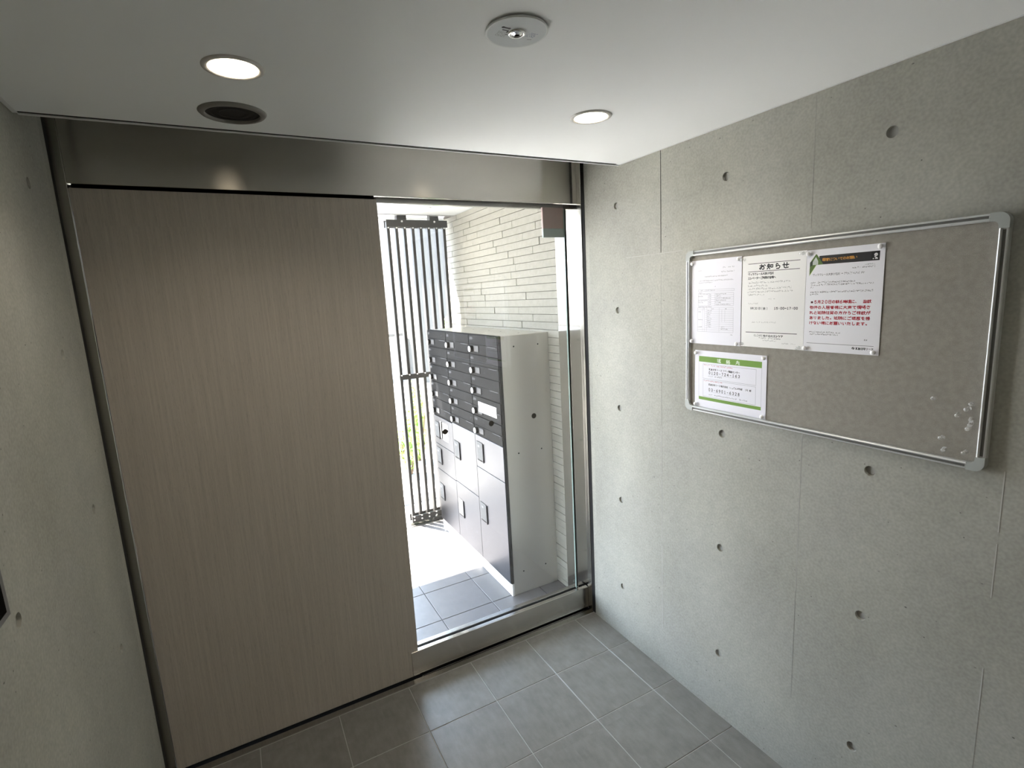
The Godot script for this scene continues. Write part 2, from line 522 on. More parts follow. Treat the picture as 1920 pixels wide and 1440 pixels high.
# ---------------------------------------------------------------- door set
func build_entrance() -> void:
	# head casing of brushed steel with a slot for the door
	var hd := structure("trim_1", "brushed steel door head across the whole entrance", "door head")
	obj("face", box(Vector3(-1.926, 2.1265, DZ - 0.004), Vector3(0.0015, 2.42, DZ), 0.0008), M.header, hd)
	obj("bottom_lip", box(Vector3(-1.926, 2.1265, DZ - 0.022), Vector3(0.0015, 2.1285, DZ - 0.004)), M.steel, hd)
	obj("slot", box(Vector3(-1.926, 2.16, DZ - 0.075), Vector3(0.0015, 2.42, DZ - 0.006)), M.black, hd)
	obj("back_face", box(Vector3(-1.926, 2.113, DZ - 0.095), Vector3(0.0015, 2.42, DZ - 0.070), 0.001), M.steel, hd)
	obj("back_beam", box(Vector3(-1.98, 2.20, -0.30), Vector3(0.03, 2.52, DZ - 0.095)), M.porch, hd)
	# left jamb
	var jl := structure("trim_2", "dark steel jamb post at left edge of the wooden door", "jamb")
	obj("face", box(Vector3(-1.957, 0.0, DZ - 0.12), Vector3(-1.926, 2.42, DZ + 0.004), 0.001), M.jamb, jl)
	obj("sealant", box(Vector3(-1.960, 0.0, -0.0815), Vector3(-1.9520, 2.42, -0.045)), M.gap, jl)
	obj("back_post", box(Vector3(-2.15, 0.0, -0.28), Vector3(-1.957, 2.5, -0.045)), M.concrete, jl)
	# right jamb: a narrow edge towards the hall and a polished return towards the porch
	var jr := structure("trim_3", "steel jamb at right of the glass beside concrete wall", "jamb")
	obj("edge", box(Vector3(-0.0040, 0.0, DZ), Vector3(0.02, 2.42, -0.052), 0.001), M.jamb, jr)
	obj("return", box(Vector3(0.0005, 0.0, -0.29), Vector3(0.02, 2.42, DZ)), M.polished, jr)
	obj("sealant", box(Vector3(-0.0010, 0.0, -0.052), Vector3(0.02, 2.42, -0.028)), M.gap, jr)
	obj("back_post", box(Vector3(0.02, 0.0, -0.30), Vector3(0.2, 2.5, -0.028)), M.concrete, jr)
	# floor track
	var tr := structure("trim_4", "steel floor track below the door", "track")
	obj("bed", box(Vector3(-1.95, -0.08, -0.30), Vector3(0.0, -0.004, -0.040)), M.black, tr)
	obj("front_rail", box(Vector3(-1.95, -0.01, -0.072), Vector3(-0.004, 0.0012, -0.0425), 0.0006), M.steel, tr)
	obj("lip", box(Vector3(-0.96, -0.01, -0.0800), Vector3(-0.02, 0.0030, -0.0745), 0.0006), M.polished, tr)
	obj("back_rail", box(Vector3(-1.95, -0.01, -0.160), Vector3(-0.004, 0.0012, -0.112), 0.0006), M.steel, tr)
	# wooden sliding door
	var d := structure("door_1", "tall grey brown wood grain sliding door left of the glass", "door")
	obj("leaf", box(Vector3(-1.9245, 0.006, DZ - 0.040), Vector3(-0.9675, 2.114, DZ - 0.002), 0.0012), M.wood, d)
	obj("edge_strip", box(Vector3(-0.9675, 0.006, DZ - 0.038), Vector3(-0.9665, 2.114, DZ - 0.004)), M.wood_edge, d)
	obj("hanger_plate", box(Vector3(-1.92, 2.114, DZ - 0.03), Vector3(-0.972, 2.20, DZ - 0.02)), M.black, d)
	# fixed glass with its bottom rail
	var w := structure("window_1", "clear fixed glass panel on a steel rail beside the door", "window")
	obj("bottom_rail", box(Vector3(-1.0, 0.012, -0.1080), Vector3(-0.004, 0.1265, DZ), 0.0015), M.header, w)
	obj("back_rail", box(Vector3(-1.0, 0.012, -0.1520), Vector3(-0.004, 0.1265, -0.1260), 0.0015), M.steel, w)
	obj("rail_lip", box(Vector3(-1.0, 0.0105, -0.090), Vector3(-0.004, 0.0145, DZ + 0.0012), 0.0006), M.polished, w)
	obj("gasket", box(Vector3(-1.0, 0.08, -0.1260), Vector3(-0.004, 0.1235, -0.1080)), M.black, w)
	obj("pane", Geo.new().box(Vector3(-1.0, 0.11, -0.1170), Vector3(-0.062, 2.13, -0.1165)), M.glass, w)
	obj("pane_edge", box(Vector3(-0.0620, 0.1235, -0.1215), Vector3(-0.0585, 2.108, -0.1120), 0.0008), M.glass_edge, w)
	obj("side_stile", box(Vector3(-0.0545, 0.1235, -0.1240), Vector3(-0.0500, 2.108, -0.1100), 0.0008), M.polished, w)
	obj("edge_seal", box(Vector3(-0.0585, 0.1235, -0.1190), Vector3(-0.0545, 2.108, -0.1140)), M.black, w)
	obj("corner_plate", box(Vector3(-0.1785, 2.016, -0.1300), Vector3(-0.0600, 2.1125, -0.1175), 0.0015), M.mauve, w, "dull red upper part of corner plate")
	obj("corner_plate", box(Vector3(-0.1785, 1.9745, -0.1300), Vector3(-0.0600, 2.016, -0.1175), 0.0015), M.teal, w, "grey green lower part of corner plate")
	for x in [-0.744, -0.5115, -0.277]:
		var gd := Geo.new()
		gd.lathe([Vector2(0.0, 0.0), Vector2(0.0131, 0.0), Vector2(0.0131, 0.0006), Vector2(0.0, 0.0008)], Vector3(x, 1.1205, -0.1165), Vector3(0, 0, 1), 32)
		obj("marker_dot", gd, M.dot, w, "round dark safety dot on the glass")
	var ring := Geo.new()
	ring.lathe([Vector2(0.005, 0.0), Vector2(0.0064, 0.0), Vector2(0.0064, 0.0004), Vector2(0.005, 0.0004)], Vector3(-0.072, 0.168, -0.1163), Vector3(0, 0, 1), 24)
	ring.box(Vector3(-0.080, 0.153, -0.1163), Vector3(-0.066, 0.1542, -0.1159))
	obj("etched_mark", ring, M.teal, w)

# ---------------------------------------------------------------- ceiling fittings
func downlight(label: String, x: float, y: float, z: float, energy: float) -> void:
	var t := thing("downlight", label, "ceiling light", "round downlights")
	t.position = Vector3(x, y, z)
	var g := Geo.new()
	g.lathe([Vector2(0.0500, 0.004), Vector2(0.0505, -0.0035), Vector2(0.0560, -0.0045), Vector2(0.0625, -0.0020), Vector2(0.0630, 0.001)], Vector3.ZERO, Vector3(0, 1, 0), 48, true)
	obj("trim_ring", g, M.lamp_ring, t)
	g = Geo.new()
	g.lathe([Vector2(0.0, -0.0030), Vector2(0.0500, -0.0022), Vector2(0.0502, 0.004)], Vector3.ZERO, Vector3(0, 1, 0), 48)
	obj("diffuser", g, M.lamp, t)
	var l := SpotLight3D.new()
	l.name = "lamp_light"
	l.position = Vector3(0, -0.012, 0)
	l.rotation = Vector3(-PI / 2, 0, 0)
	l.spot_angle = 75.0
	l.spot_angle_attenuation = 0.6
	l.spot_range = 12.0
	l.spot_attenuation = 2.0
	l.light_energy = energy
	l.light_size = 0.045
	l.light_color = Color(1.0, 0.95, 0.88)
	l.shadow_enabled = true
	t.add_child(l)

func build_ceiling_fittings() -> void:
	downlight("lit round downlight in white ceiling above the wooden door, next to dark vent", -1.4604, H, 0.692, 0.17)
	# unseen downlights added behind the viewer to brighten the door and hall
	downlight("added unseen downlight behind the viewer, nearer pair, on the left wall's side", -1.4604, H, 2.65, 0.13)
	downlight("added unseen downlight behind the viewer, nearer pair, on the notice board's side", -0.4985, H, 2.65, 0.13)
	downlight("added unseen downlight behind the viewer, farthest pair, on the left wall's side", -1.4604, H, 4.2, 0.24)
	downlight("added unseen downlight behind the viewer, farthest pair, on the notice board's side", -0.4985, H, 4.2, 0.24)
	downlight("lit round downlight in white ceiling towards the concrete wall and glass", -0.4985, H, 0.690, 0.17)
	downlight("lit round downlight in the porch ceiling seen above the black gate", -0.328, PH, -1.372, 0.10)
	# dark round opening with a grey ring
	var v := thing("ceiling_vent", "round dark ceiling vent with dull grey ring near the door head", "vent")
	v.position = Vector3(-1.4595, H, 0.3945)
	var g := Geo.new()
	g.lathe([Vector2(0.0660, 0.030), Vector2(0.0660, -0.0060), Vector2(0.0700, -0.0080), Vector2(0.0780, -0.0055), Vector2(0.0830, -0.0005), Vector2(0.0832, 0.001)], Vector3.ZERO, Vector3(0, 1, 0), 56, true)
	obj("rim", g, mat(Color(0.50, 0.49, 0.47), 0.5), v)
	g = Geo.new()
	g.lathe([Vector2(0.0, -0.0005), Vector2(0.0662, -0.0005)], Vector3.ZERO, Vector3(0, 1, 0), 48)
	g.lathe([Vector2(0.030, -0.0022), Vector2(0.034, -0.0032), Vector2(0.038, -0.0022)], Vector3.ZERO, Vector3(0, 1, 0), 48)
	g.lathe([Vector2(0.050, -0.0022), Vector2(0.054, -0.0032), Vector2(0.058, -0.0022)], Vector3.ZERO, Vector3(0, 1, 0), 48)
	obj("grille", g, mat(Color(0.10, 0.095, 0.09), 0.7), v)
	# emergency light: white plate with print and a small lens
	var e := thing("emergency_light", "white round emergency light plate with small lens and print", "emergency light")
	e.position = Vector3(-0.963, H + 0.0022, 1.0655)
	g = Geo.new()
	g.lathe([Vector2(0.0, -0.0075), Vector2(0.0590, -0.0075)], Vector3.ZERO, Vector3(0, 1, 0), 64)
	var pl := obj("plate", plate_disc(0.0600, -0.0080), mat_tex(tex_emergency(), 0.5), e)
	pl.set_meta("label", "white plate with dark print")
	g = Geo.new()
	g.lathe([Vector2(0.0590, -0.0080), Vector2(0.0612, -0.0086), Vector2(0.0628, -0.0070), Vector2(0.0622, -0.0045), Vector2(0.0560, -0.0040)], Vector3.ZERO, Vector3(0, 1, 0), 64, true)
	obj("plate_rim", g, M.vinyl, e)
	g = Geo.new()
	g.lathe([Vector2(0.0560, -0.0042), Vector2(0.0560, 0.001)], Vector3.ZERO, Vector3(0, 1, 0), 48)
	obj("neck", g, M.gap, e)
	g = Geo.new()
	g.lathe([Vector2(0.0105, -0.0060), Vector2(0.0130, -0.0105), Vector2(0.0165, -0.0110), Vector2(0.0172, -0.0078)], Vector3.ZERO, Vector3(0, 1, 0), 40, true)
	obj("bezel", g, M.chrome, e)
	g = Geo.new()
	g.lathe([Vector2(0.0055, -0.0083), Vector2(0.0125, -0.0100)], Vector3.ZERO, Vector3(0, 1, 0), 3)
	g.lathe([Vector2(0.0062, -0.0125), Vector2(0.0125, -0.0095)], Vector3.ZERO, Vector3(0, 1, 0), 5)
	obj("reflector", g, M.chrome, e)
	g = Geo.new()
	g.lathe([Vector2(0.0, -0.0100), Vector2(0.0040, -0.0092), Vector2(0.0055, -0.0083)], Vector3.ZERO, Vector3(0, 1, 0), 24, true)
	obj("lens", g, mat(Color(0.86, 0.84, 0.70), 0.2), e)
	g = Geo.new()
	g.lathe([Vector2(0.0, -0.0084), Vector2(0.0120, -0.0084)], Vector3.ZERO, Vector3(0, 1, 0), 32)
	obj("recess", g, M.black, e)

func plate_disc(r: float, y: float) -> Geo:
	var g := Geo.new()
	var m := 64
	for k in m:
		var a := Vector2(cos(TAU * k / m), sin(TAU * k / m))
		var b := Vector2(cos(TAU * (k + 1) / m), sin(TAU * (k + 1) / m))
		g.tri(Vector3(0, y, 0), Vector3(a.x * r, y, a.y * r), Vector3(b.x * r, y, b.y * r), Vector3.DOWN, Vector3.DOWN, Vector3.DOWN, Vector2(0.5, 0.5), Vector2(0.5, 0.5) + a * 0.5, Vector2(0.5, 0.5) + b * 0.5)
	return g

func mat_tex(t: Texture2D, rough := 0.6) -> StandardMaterial3D:
	var m := mat(Color.WHITE, rough, 0.0, 0.4)
	m.albedo_texture = t
	return m

# ---------------------------------------------------------------- porch
func build_porch() -> void:
	var fl := structure("floor_001", "grey tiled porch floor behind the glass", "floor")
	obj("grout_bed", box(Vector3(-4.0, -0.12, -1.80), Vector3(0.2, -0.0020, -0.155)), M.gap, fl)
	var xs: Array = [0.012, -0.1225]
	while xs[-1] > -3.9: xs.append(xs[-1] - 0.3034)
	var zs: Array = [-0.156, -0.4267]
	while zs[-1] > -1.7: zs.append(zs[-1] - 0.2955)
	for zi in zs.size() - 1:
		for xi in xs.size() - 1:
			obj("tile", box(Vector3(xs[xi + 1] + 0.002, -0.02, zs[zi + 1] + 0.002), Vector3(xs[xi] - 0.002, 0.0, zs[zi] - 0.002), 0.0012), M.tile_porch, fl)
	obj("edge_strip", box(Vector3(-4.0, -0.12, -1.90), Vector3(0.2, -0.004, -1.80)), M.asphalt, fl)
	# ceiling in two steps
	var ce := structure("ceiling_001", "white porch ceiling seen above the gate", "ceiling")
	obj("panel", box(Vector3(-3.2, PH, -1.640), Vector3(0.2, PH + 0.1, -0.296)), M.porch, ce)
	obj("edge_bead", box(Vector3(-3.2, PH - 0.004, -1.655), Vector3(0.03, PH + 0.1, -1.642), 0.001), mat(Color(0.6, 0.6, 0.6), 0.5), ce)
	obj("soffit", box(Vector3(-3.2, 2.335, -1.95), Vector3(0.2, 2.42, -1.655)), M.porch, ce)
	obj("soffit_edge", box(Vector3(-3.2, 2.318, -1.965), Vector3(0.2, 2.42, -1.95), 0.001), M.vinyl, ce)
	obj("upper_floor", box(Vector3(-3.2, 2.42, -1.95), Vector3(0.2, 2.9, -0.3)), M.house_white, ce)
	# brick slip wall on the right
	var bw := structure("wall_porch_right", "cream split brick wall behind the letter boxes", "wall")
	obj("mortar_bed", box(Vector3(0.022, -0.1, -1.885), Vector3(0.2, 2.34, -0.30)), M.mortar, bw)
	var pitch := 0.0423
	var y: float = 1.978 - pitch * 47.0
	while y < 2.31:
		var y0 := maxf(y, 0.0) + 0.0012
		var y1 := minf(y + pitch, 2.31) - 0.0012
		if y1 - y0 > 0.01:
			var z := -0.295 + rng.randf_range(-0.02, 0.0)
			var first := true
			while z > -1.87:
				var ln := rng.randf_range(0.14, 0.5)
				var z0 := maxf(z - ln, -1.88)
				if first: z = -0.293
				first = false
				var hidden := y1 < 1.47 and z < -0.47 and z0 > -1.44
				if not hidden and z - z0 > 0.015:
					var px := rng.randf_range(-0.0028, 0.0018)
					obj("brick", box(Vector3(BX + px, y0, z0 + 0.0010), Vector3(0.024, y1, z - 0.0010), 0.0010), M.brick, bw)
				z = z0
		y += pitch

# ---------------------------------------------------------------- letter boxes
func build_mailboxes() -> void:
	var mb := thing("mailbox_bank", "free-standing steel bank of dark letter boxes above silver parcel lockers", "mailboxes")
	var X := -0.310
	obj("cabinet", box(Vector3(-0.290, 0.0, -1.512), Vector3(0.0085, 1.500, -0.4115), 0.0015), M.box_side, mb, "brushed steel cabinet body")
	obj("front_frame", box(Vector3(X + 0.003, 0.078, -1.513), Vector3(-0.290, 1.502, -0.4060), 0.001), M.black, mb, "black frame round the doors")
	for k in 3:
		obj("plinth", box(Vector3(X + 0.008, 0.0, -1.512 + 0.3685 * k), Vector3(-0.289, 0.077, -1.512 + 0.3685 * (k + 1) - 0.002), 0.001), M.plinth, mb)
	# screw holes of the side and the top
	for p in [Vector2(-0.2116, 1.4397), Vector2(-0.0598, 1.4397), Vector2(-0.214, 0.842), Vector2(-0.0645, 0.842), Vector2(-0.2219, 0.1337), Vector2(-0.0716, 0.1337)]:
		var g := Geo.new()
		g.lathe([Vector2(0.0, 0.0008), Vector2(0.0042, 0.0008), Vector2(0.0046, 0.0)], Vector3(p.x, p.y, -0.4115), Vector3(0, 0, 1), 16)
		obj("screw_hole", g, M.black, mb)
	for z in [-1.3142, -1.1548, -0.9153, -0.7565, -0.5349]:
		var g := Geo.new()
		g.lathe([Vector2(0.0, 0.0008), Vector2(0.0040, 0.0008), Vector2(0.0044, 0.0)], Vector3(-0.11, 1.5, z), Vector3(0, 1, 0), 16)
		obj("screw_hole", g, M.black, mb)
	var cols := [[-0.7805, -0.4065], [-1.1530, -0.7805], [-1.5130, -1.1530]]       # near, middle, far
	var rows := [1.500, 1.3855, 1.2600, 1.1390, 1.0170, 0.8950]
	var nums := [["503", "502", "501"], ["403", "402", "401"], ["303", "302", "301"], ["203", "202", "201"], ["103", "102", "101"]]
	for c in 3:
		for r in 5:
			mail_door(mb, X, cols[c][0], cols[c][1], rows[r + 1], rows[r], nums[r][c])
	var lk := [
		[0, 0.6900, 0.8950, 0.856], [0, 0.0800, 0.6900, 0.468],
		[1, 0.4850, 0.8950, 0.777], [1, 0.0800, 0.4850, 0.370],
		[2, 0.6740, 0.8850, 0.842], [2, 0.4780, 0.6740, 0.648], [2, 0.0800, 0.4780, 0.373]]
	for L in lk:
		locker(mb, X, cols[L[0]][0], cols[L[0]][1], L[1], L[2], L[3])
	# notice sticker on the fourth near door
	var g2 := Geo.new()
	var sx := X - 0.0045
	g2.quad(Vector3(sx, 1.048, -0.695), Vector3(sx, 1.048, -0.459), Vector3(sx, 1.108, -0.459), Vector3(sx, 1.108, -0.695), Vector3(-1, 0, 0), [Vector2(0, 1), Vector2(1, 1), Vector2(1, 0), Vector2(0, 0)])
	g2.box(Vector3(sx + 0.0002, 1.048, -0.695), Vector3(X - 0.002, 1.108, -0.459))
	obj("sticker", g2, mat_tex(tex_sticker(), 0.4), mb, "white sticker with pink mark and grey print")
	# sheet and bar on the far upper locker
	g2 = Geo.new()
	g2.box(Vector3(X - 0.0032, 0.728, -1.342), Vector3(X - 0.0020, 0.852, -1.241), 0.0003)
	obj("posted_sheet", g2, M.white, mb)
	obj("control_strip", box(Vector3(X - 0.006, 0.733, -1.385), Vector3(X - 0.002, 0.856, -1.360), 0.001), M.latch, mb)
	obj("control_strip", box(Vector3(X - 0.0055, 0.735, -1.360), Vector3(X - 0.002, 0.850, -1.350), 0.001), M.black, mb)

func mail_door(mb: Node3D, X: float, z0: float, z1: float, y0: float, y1: float, num: String) -> void:
	var d := Node3D.new()
	d.name = "mailbox_door"
	mb.add_child(d, true)
	var a := z0 + 0.0032
	var b := z1 - 0.0032
	var ym := (y0 + y1) / 2.0 + 0.0005
	obj("flap", box(Vector3(X - 0.0025, ym + 0.0008, a), Vector3(X + 0.003, y1 - 0.0030, b), 0.0009), M.box_door, d)
	obj("lower_door", box(Vector3(X - 0.0022, y0 + 0.0030, a), Vector3(X + 0.003, ym - 0.0008, b), 0.0009), M.box_door, d)
	var kz := a + 0.040
	var ky := y0 + 0.031
	var g := Geo.new()
	g.lathe([Vector2(0.0185, 0.0), Vector2(0.0178, 0.0165), Vector2(0.0172, 0.0180)], Vector3(X - 0.002, ky, kz), Vector3(-1, 0, 0), 28)
	obj("knob", g, M.black, d)
	g = Geo.new()
	g.lathe([Vector2(0.0174, 0.0160), Vector2(0.0168, 0.0196), Vector2(0.0140, 0.0208), Vector2(0.0, 0.0208)], Vector3(X - 0.002, ky, kz), Vector3(-1, 0, 0), 28)
	obj("knob_face", g, M.white, d)
	obj("name_plate", box(Vector3(X - 0.0034, y0 + 0.017, a + 0.067), Vector3(X - 0.002, y0 + 0.050, a + 0.126), 0.0004), M.name_plate, d)
	obj("plate_edge", box(Vector3(X - 0.0040, y0 + 0.016, a + 0.1265), Vector3(X - 0.002, y0 + 0.053, a + 0.1335), 0.0004), M.black, d)
	obj("pull_slot", box(Vector3(X - 0.0030, ym - 0.0035, b - 0.125), Vector3(X - 0.002, ym + 0.0020, b - 0.012)), M.black, d)  # black slot strip just above the pull lip
	obj("pull", box(Vector3(X - 0.0065, ym - 0.0065, b - 0.115), Vector3(X - 0.002, ym - 0.0030, b - 0.010), 0.0008), M.latch, d)
	var tm := TextMesh.new()
	var sf := SystemFont.new()
	sf.font_names = PackedStringArray(["Droid Sans"])
	tm.font = sf
	tm.text = num
	tm.font_size = 32
	tm.pixel_size = 0.018 / 32.0
	tm.depth = 0.0006
	tm.horizontal_alignment = HORIZONTAL_ALIGNMENT_LEFT
	var o := MeshInstance3D.new()
	o.name = "room_number"
	o.mesh = tm
	o.material_override = M.print
	o.transform = Transform3D(Basis(Vector3(0, 0, 1) * 1.35, Vector3(0, 1, 0), Vector3(-1, 0, 0)), Vector3(X - 0.0027, y1 - 0.023, a + 0.010))
	d.add_child(o, true)

func locker(mb: Node3D, X: float, z0: float, z1: float, y0: float, y1: float, lt: float) -> void:
	var d := Node3D.new()
	d.name = "locker_door"
	mb.add_child(d, true)
	var a := z0 + 0.0016
	var b := z1 - 0.0016
	obj("panel", box(Vector3(X - 0.0020, y0 + 0.0018, a), Vector3(X + 0.003, y1 - 0.0018, b), 0.0009), M.locker, d)
	obj("latch_frame", box(Vector3(X - 0.0032, lt - 0.1215, a + 0.0200), Vector3(X - 0.0018, lt, a + 0.1020), 0.0005), M.black, d)
	obj("latch", box(Vector3(X - 0.0048, lt - 0.1130, a + 0.0205), Vector3(X - 0.0030, lt - 0.0012, a + 0.0950), 0.0007), M.latch, d)
	obj("latch_bar", box(Vector3(X - 0.0085, lt - 0.122, a + 0.1035), Vector3(X - 0.0018, lt - 0.004, a + 0.1095), 0.001), M.locker, d)
	obj("latch_label", box(Vector3(X - 0.0053, lt - 0.034, a + 0.036), Vector3(X - 0.0046, lt - 0.022, a + 0.062)), M.print, d)

# ---------------------------------------------------------------- gate
func build_gate() -> void:
	var gt := thing("folding_gate", "black metal gate of tall upright slats across the porch entrance", "gate")
	var z1 := -1.690
	var z0 := -1.738
	for k in 9:
		var x := -0.4847 + 0.0599 * k
		if k == 8: break
		obj("slat", box(Vector3(x, 0.03, z0), Vector3(x + 0.0208, 2.268, z1), 0.0015), M.gate, gt)
	obj("top_rail", box(Vector3(-0.4895, 2.229, z1), Vector3(-0.0325, 2.279, z1 + 0.012), 0.0015), M.gate, gt)
	obj("top_rail", box(Vector3(-0.4895, 2.229, z0 - 0.010), Vector3(-0.0325, 2.279, z0), 0.0015), M.gate, gt)
	obj("middle_rail", box(Vector3(-0.4895, 1.137, z1), Vector3(-0.0325, 1.174, z1 + 0.010), 0.0015), M.gate, gt)
	obj("bottom_rail", box(Vector3(-0.4915, 0.016, z1), Vector3(-0.0325, 0.070, z1 + 0.012), 0.0015), M.gate, gt)
	obj("bottom_rail", box(Vector3(-0.4915, 0.016, z0 - 0.010), Vector3(-0.0325, 0.070, z0), 0.0015), M.gate, gt)
	for x in [-0.4095, -0.1655]:
		obj("hanger", box(Vector3(x, 2.270, z1 - 0.050), Vector3(x + 0.070, 2.336, z1 + 0.006), 0.002), M.gate, gt)
		var g := Geo.new()
		g.lathe([Vector2(0.007, 0.0), Vector2(0.007, 0.003), Vector2(0.0, 0.0045)], Vector3(x + 0.033, 2.268, z1 + 0.012), Vector3(0, 0, 1), 16)
		obj("bolt", g, M.bolt, gt)
	for k in 8:
		var x := -0.4745 + 0.0599 * k
		var ys := [2.2255, 1.170, 0.066, 0.040]
		for i in 4:
			var g := Geo.new()
			var r := 0.0065 if i != 1 else 0.005
			g.lathe([Vector2(r, 0.0), Vector2(r, 0.003), Vector2(r * 0.5, 0.005), Vector2(0.0, 0.005)], Vector3(x, ys[i], z1 + (0.012 if i != 0 else 0.001)), Vector3(0, 0, 1), 12)
			obj("bolt", g, M.bolt, gt)
	var wg := Geo.new()
	wg.box(Vector3(-0.325, 0.0, z1 - 0.03), Vector3(-0.245, 0.030, z1 + 0.03), 0.004)
	obj("guide_block", wg, M.gate, gt)
	wg = Geo.new()
	wg.lathe([Vector2(0.007, 0.0), Vector2(0.007, 0.008), Vector2(0.0, 0.010)], Vector3(-0.30, 0.030, z1 + 0.015), Vector3(0, 1, 0), 14)
	obj("bolt", wg, M.bolt, gt)
	var tr := structure("trim_5", "steel gate track set in the porch floor", "track")
	obj("rail", box(Vector3(-2.0, -0.01, -1.745), Vector3(0.0, 0.003, -1.640), 0.001), M.steel, tr)
	obj("groove", box(Vector3(-2.0, -0.002, -1.664), Vector3(0.0, 0.0036, -1.650)), M.gap, tr)

# ---------------------------------------------------------------- street side
func shrub(label: String, at: Vector3, r: float, h: float, n: int) -> void:
	var t := thing("shrub", label, "shrub", "")
	t.position = at
	var g := Geo.new()
	for i in n:
		var u := rng.randf() * TAU
		var w := rng.randf_range(-1.0, 1.0)
		var q := pow(rng.randf(), 0.33)
		var dir := Vector3(cos(u) * sqrt(1 - w * w), w, sin(u) * sqrt(1 - w * w))
		var p := Vector3(dir.x * r * q, h * 0.52 + dir.y * h * 0.5 * q, dir.z * r * q)
		var nr := (dir + Vector3(rng.randf_range(-0.7, 0.7), rng.randf_range(-0.2, 0.9), rng.randf_range(-0.7, 0.7))).normalized()
		var e := nr.cross(Vector3(rng.randf_range(-1, 1), 0.3, rng.randf_range(-1, 1))).normalized()
		var f := nr.cross(e)
		var s := rng.randf_range(0.022, 0.04)
		g.tri(p - e * s, p + f * s * 0.5, p + e * s, nr, nr, nr)
		g.tri(p - e * s, p - f * s * 0.5, p + e * s, nr, nr, nr)
	var fo := obj("foliage", g, M.leaf, t)
	fo.set_meta("kind", "stuff")
	g = Geo.new()
	for k in 5:
		var a := TAU * k / 5.0
		g.lathe([Vector2(0.010, 0.0), Vector2(0.006, h * 0.6)], Vector3(cos(a) * r * 0.15, 0, sin(a) * r * 0.15), Vector3(cos(a) * 0.25, 1, sin(a) * 0.25), 6)
	obj("stem", g, M.stem, t)

func house(called: String, label: String, m: Material, lo: Vector3, hi: Vector3, wins: Array, band: float) -> void:
	var t := thing(called, label, "building")
	obj("wall", box(lo, hi), m, t)
	for w in wins:
		obj("window", box(Vector3(w[0], w[1], hi.z - 0.05), Vector3(w[0] + w[2], w[1] + w[3], hi.z + 0.03), 0.01), M.white, t)
		obj("pane", box(Vector3(w[0] + 0.06, w[1] + 0.06, hi.z - 0.02), Vector3(w[0] + w[2] - 0.06, w[1] + w[3] - 0.06, hi.z + 0.035)), M.window_dark, t)
	if band > 0.0:
		obj("band", box(Vector3(lo.x, band, hi.z), Vector3(hi.x, band + 0.06, hi.z + 0.04), 0.01), M.house_grey, t)
	obj("roof", box(Vector3(lo.x - 0.1, hi.y, lo.z - 0.1), Vector3(hi.x + 0.1, hi.y + 0.15, hi.z + 0.15), 0.02), M.house_grey, t)

func build_outside() -> void:
	var gr := structure("floor_002", "pale sunlit street in front of the porch", "street")
	obj("ground", box(Vector3(-12, -0.4, -30), Vector3(14, -0.12, -1.90)), M.asphalt, gr)
	obj("side_ground", box(Vector3(-12, -0.4, -1.90), Vector3(-4.0, -0.10, 4.0)), M.asphalt, gr)
	obj("front_wall", box(Vector3(-12, -0.2, -0.28), Vector3(-2.15, 2.9, -0.05)), M.concrete, gr)
	obj("kerb", box(Vector3(-12, -0.13, -2.52), Vector3(14, -0.04, -2.40), 0.01), M.house_white, gr)
	shrub("tallest light green shrub behind the gate beside the letter boxes", Vector3(0.50, -0.12, -3.15), 0.15, 1.62, 1500)
	shrub("middle light green shrub behind the gate slats", Vector3(0.20, -0.12, -3.60), 0.12, 0.95, 900)
	shrub("lowest light green shrub behind the gate at the left", Vector3(-0.04, -0.12, -3.20), 0.105, 0.62, 700)
	house("grey_building", "plain beige grey building behind the right half of the gate", M.house_grey, Vector3(2.12, -0.12, -13), Vector3(7, 6.5, -9.0), [[3.2, 1.2, 1.0, 1.2], [4.9, 1.2, 1.0, 1.2]], 0.0)
	var lw := thing("boundary_wall", "low white garden wall with grey coping behind the left half of the gate", "wall")
	obj("wall", box(Vector3(-5, -0.12, -10.2), Vector3(2.05, 0.90, -10.0)), M.house_white, lw)
	obj("coping", box(Vector3(-5, 0.90, -10.25), Vector3(2.08, 0.97, -9.94), 0.01), M.house_grey, lw)

# ---------------------------------------------------------------- notice board
func pin(label: String, y: float, z: float, tilt: Vector3, milk: bool, x := -0.0085) -> void:
	var t := thing("pushpin", label, "pushpin", "clear pushpins on the notice board")
	t.position = Vector3(x, y, z)
	var ax := (Vector3(-1, 0, 0) + tilt).normalized()
	var g := Geo.new()
	if milk:     # flat domed head
		g.lathe([Vector2(0.0030, 0.0), Vector2(0.0050, 0.0015), Vector2(0.0070, 0.0040), Vector2(0.0066, 0.0062), Vector2(0.0040, 0.0080), Vector2(0.0, 0.0086)], Vector3.ZERO, ax, 24, true)
		obj("head", g, M.pin_milk, t)
	else:
		g.lathe([Vector2(0.0, 0.0), Vector2(0.0050, 0.0), Vector2(0.0054, 0.0012), Vector2(0.0030, 0.0028), Vector2(0.0026, 0.0075), Vector2(0.0040, 0.0115), Vector2(0.0048, 0.0135), Vector2(0.0044, 0.0152), Vector2(0.0, 0.0158)], Vector3.ZERO, ax, 24, true)
		obj("head", g, M.pin, t)
	g = Geo.new()
	g.lathe([Vector2(0.0005, 0.002), Vector2(0.0005, -0.006), Vector2(0.0, -0.008)], Vector3.ZERO, ax, 8)
	obj("needle", g, M.needle, t)

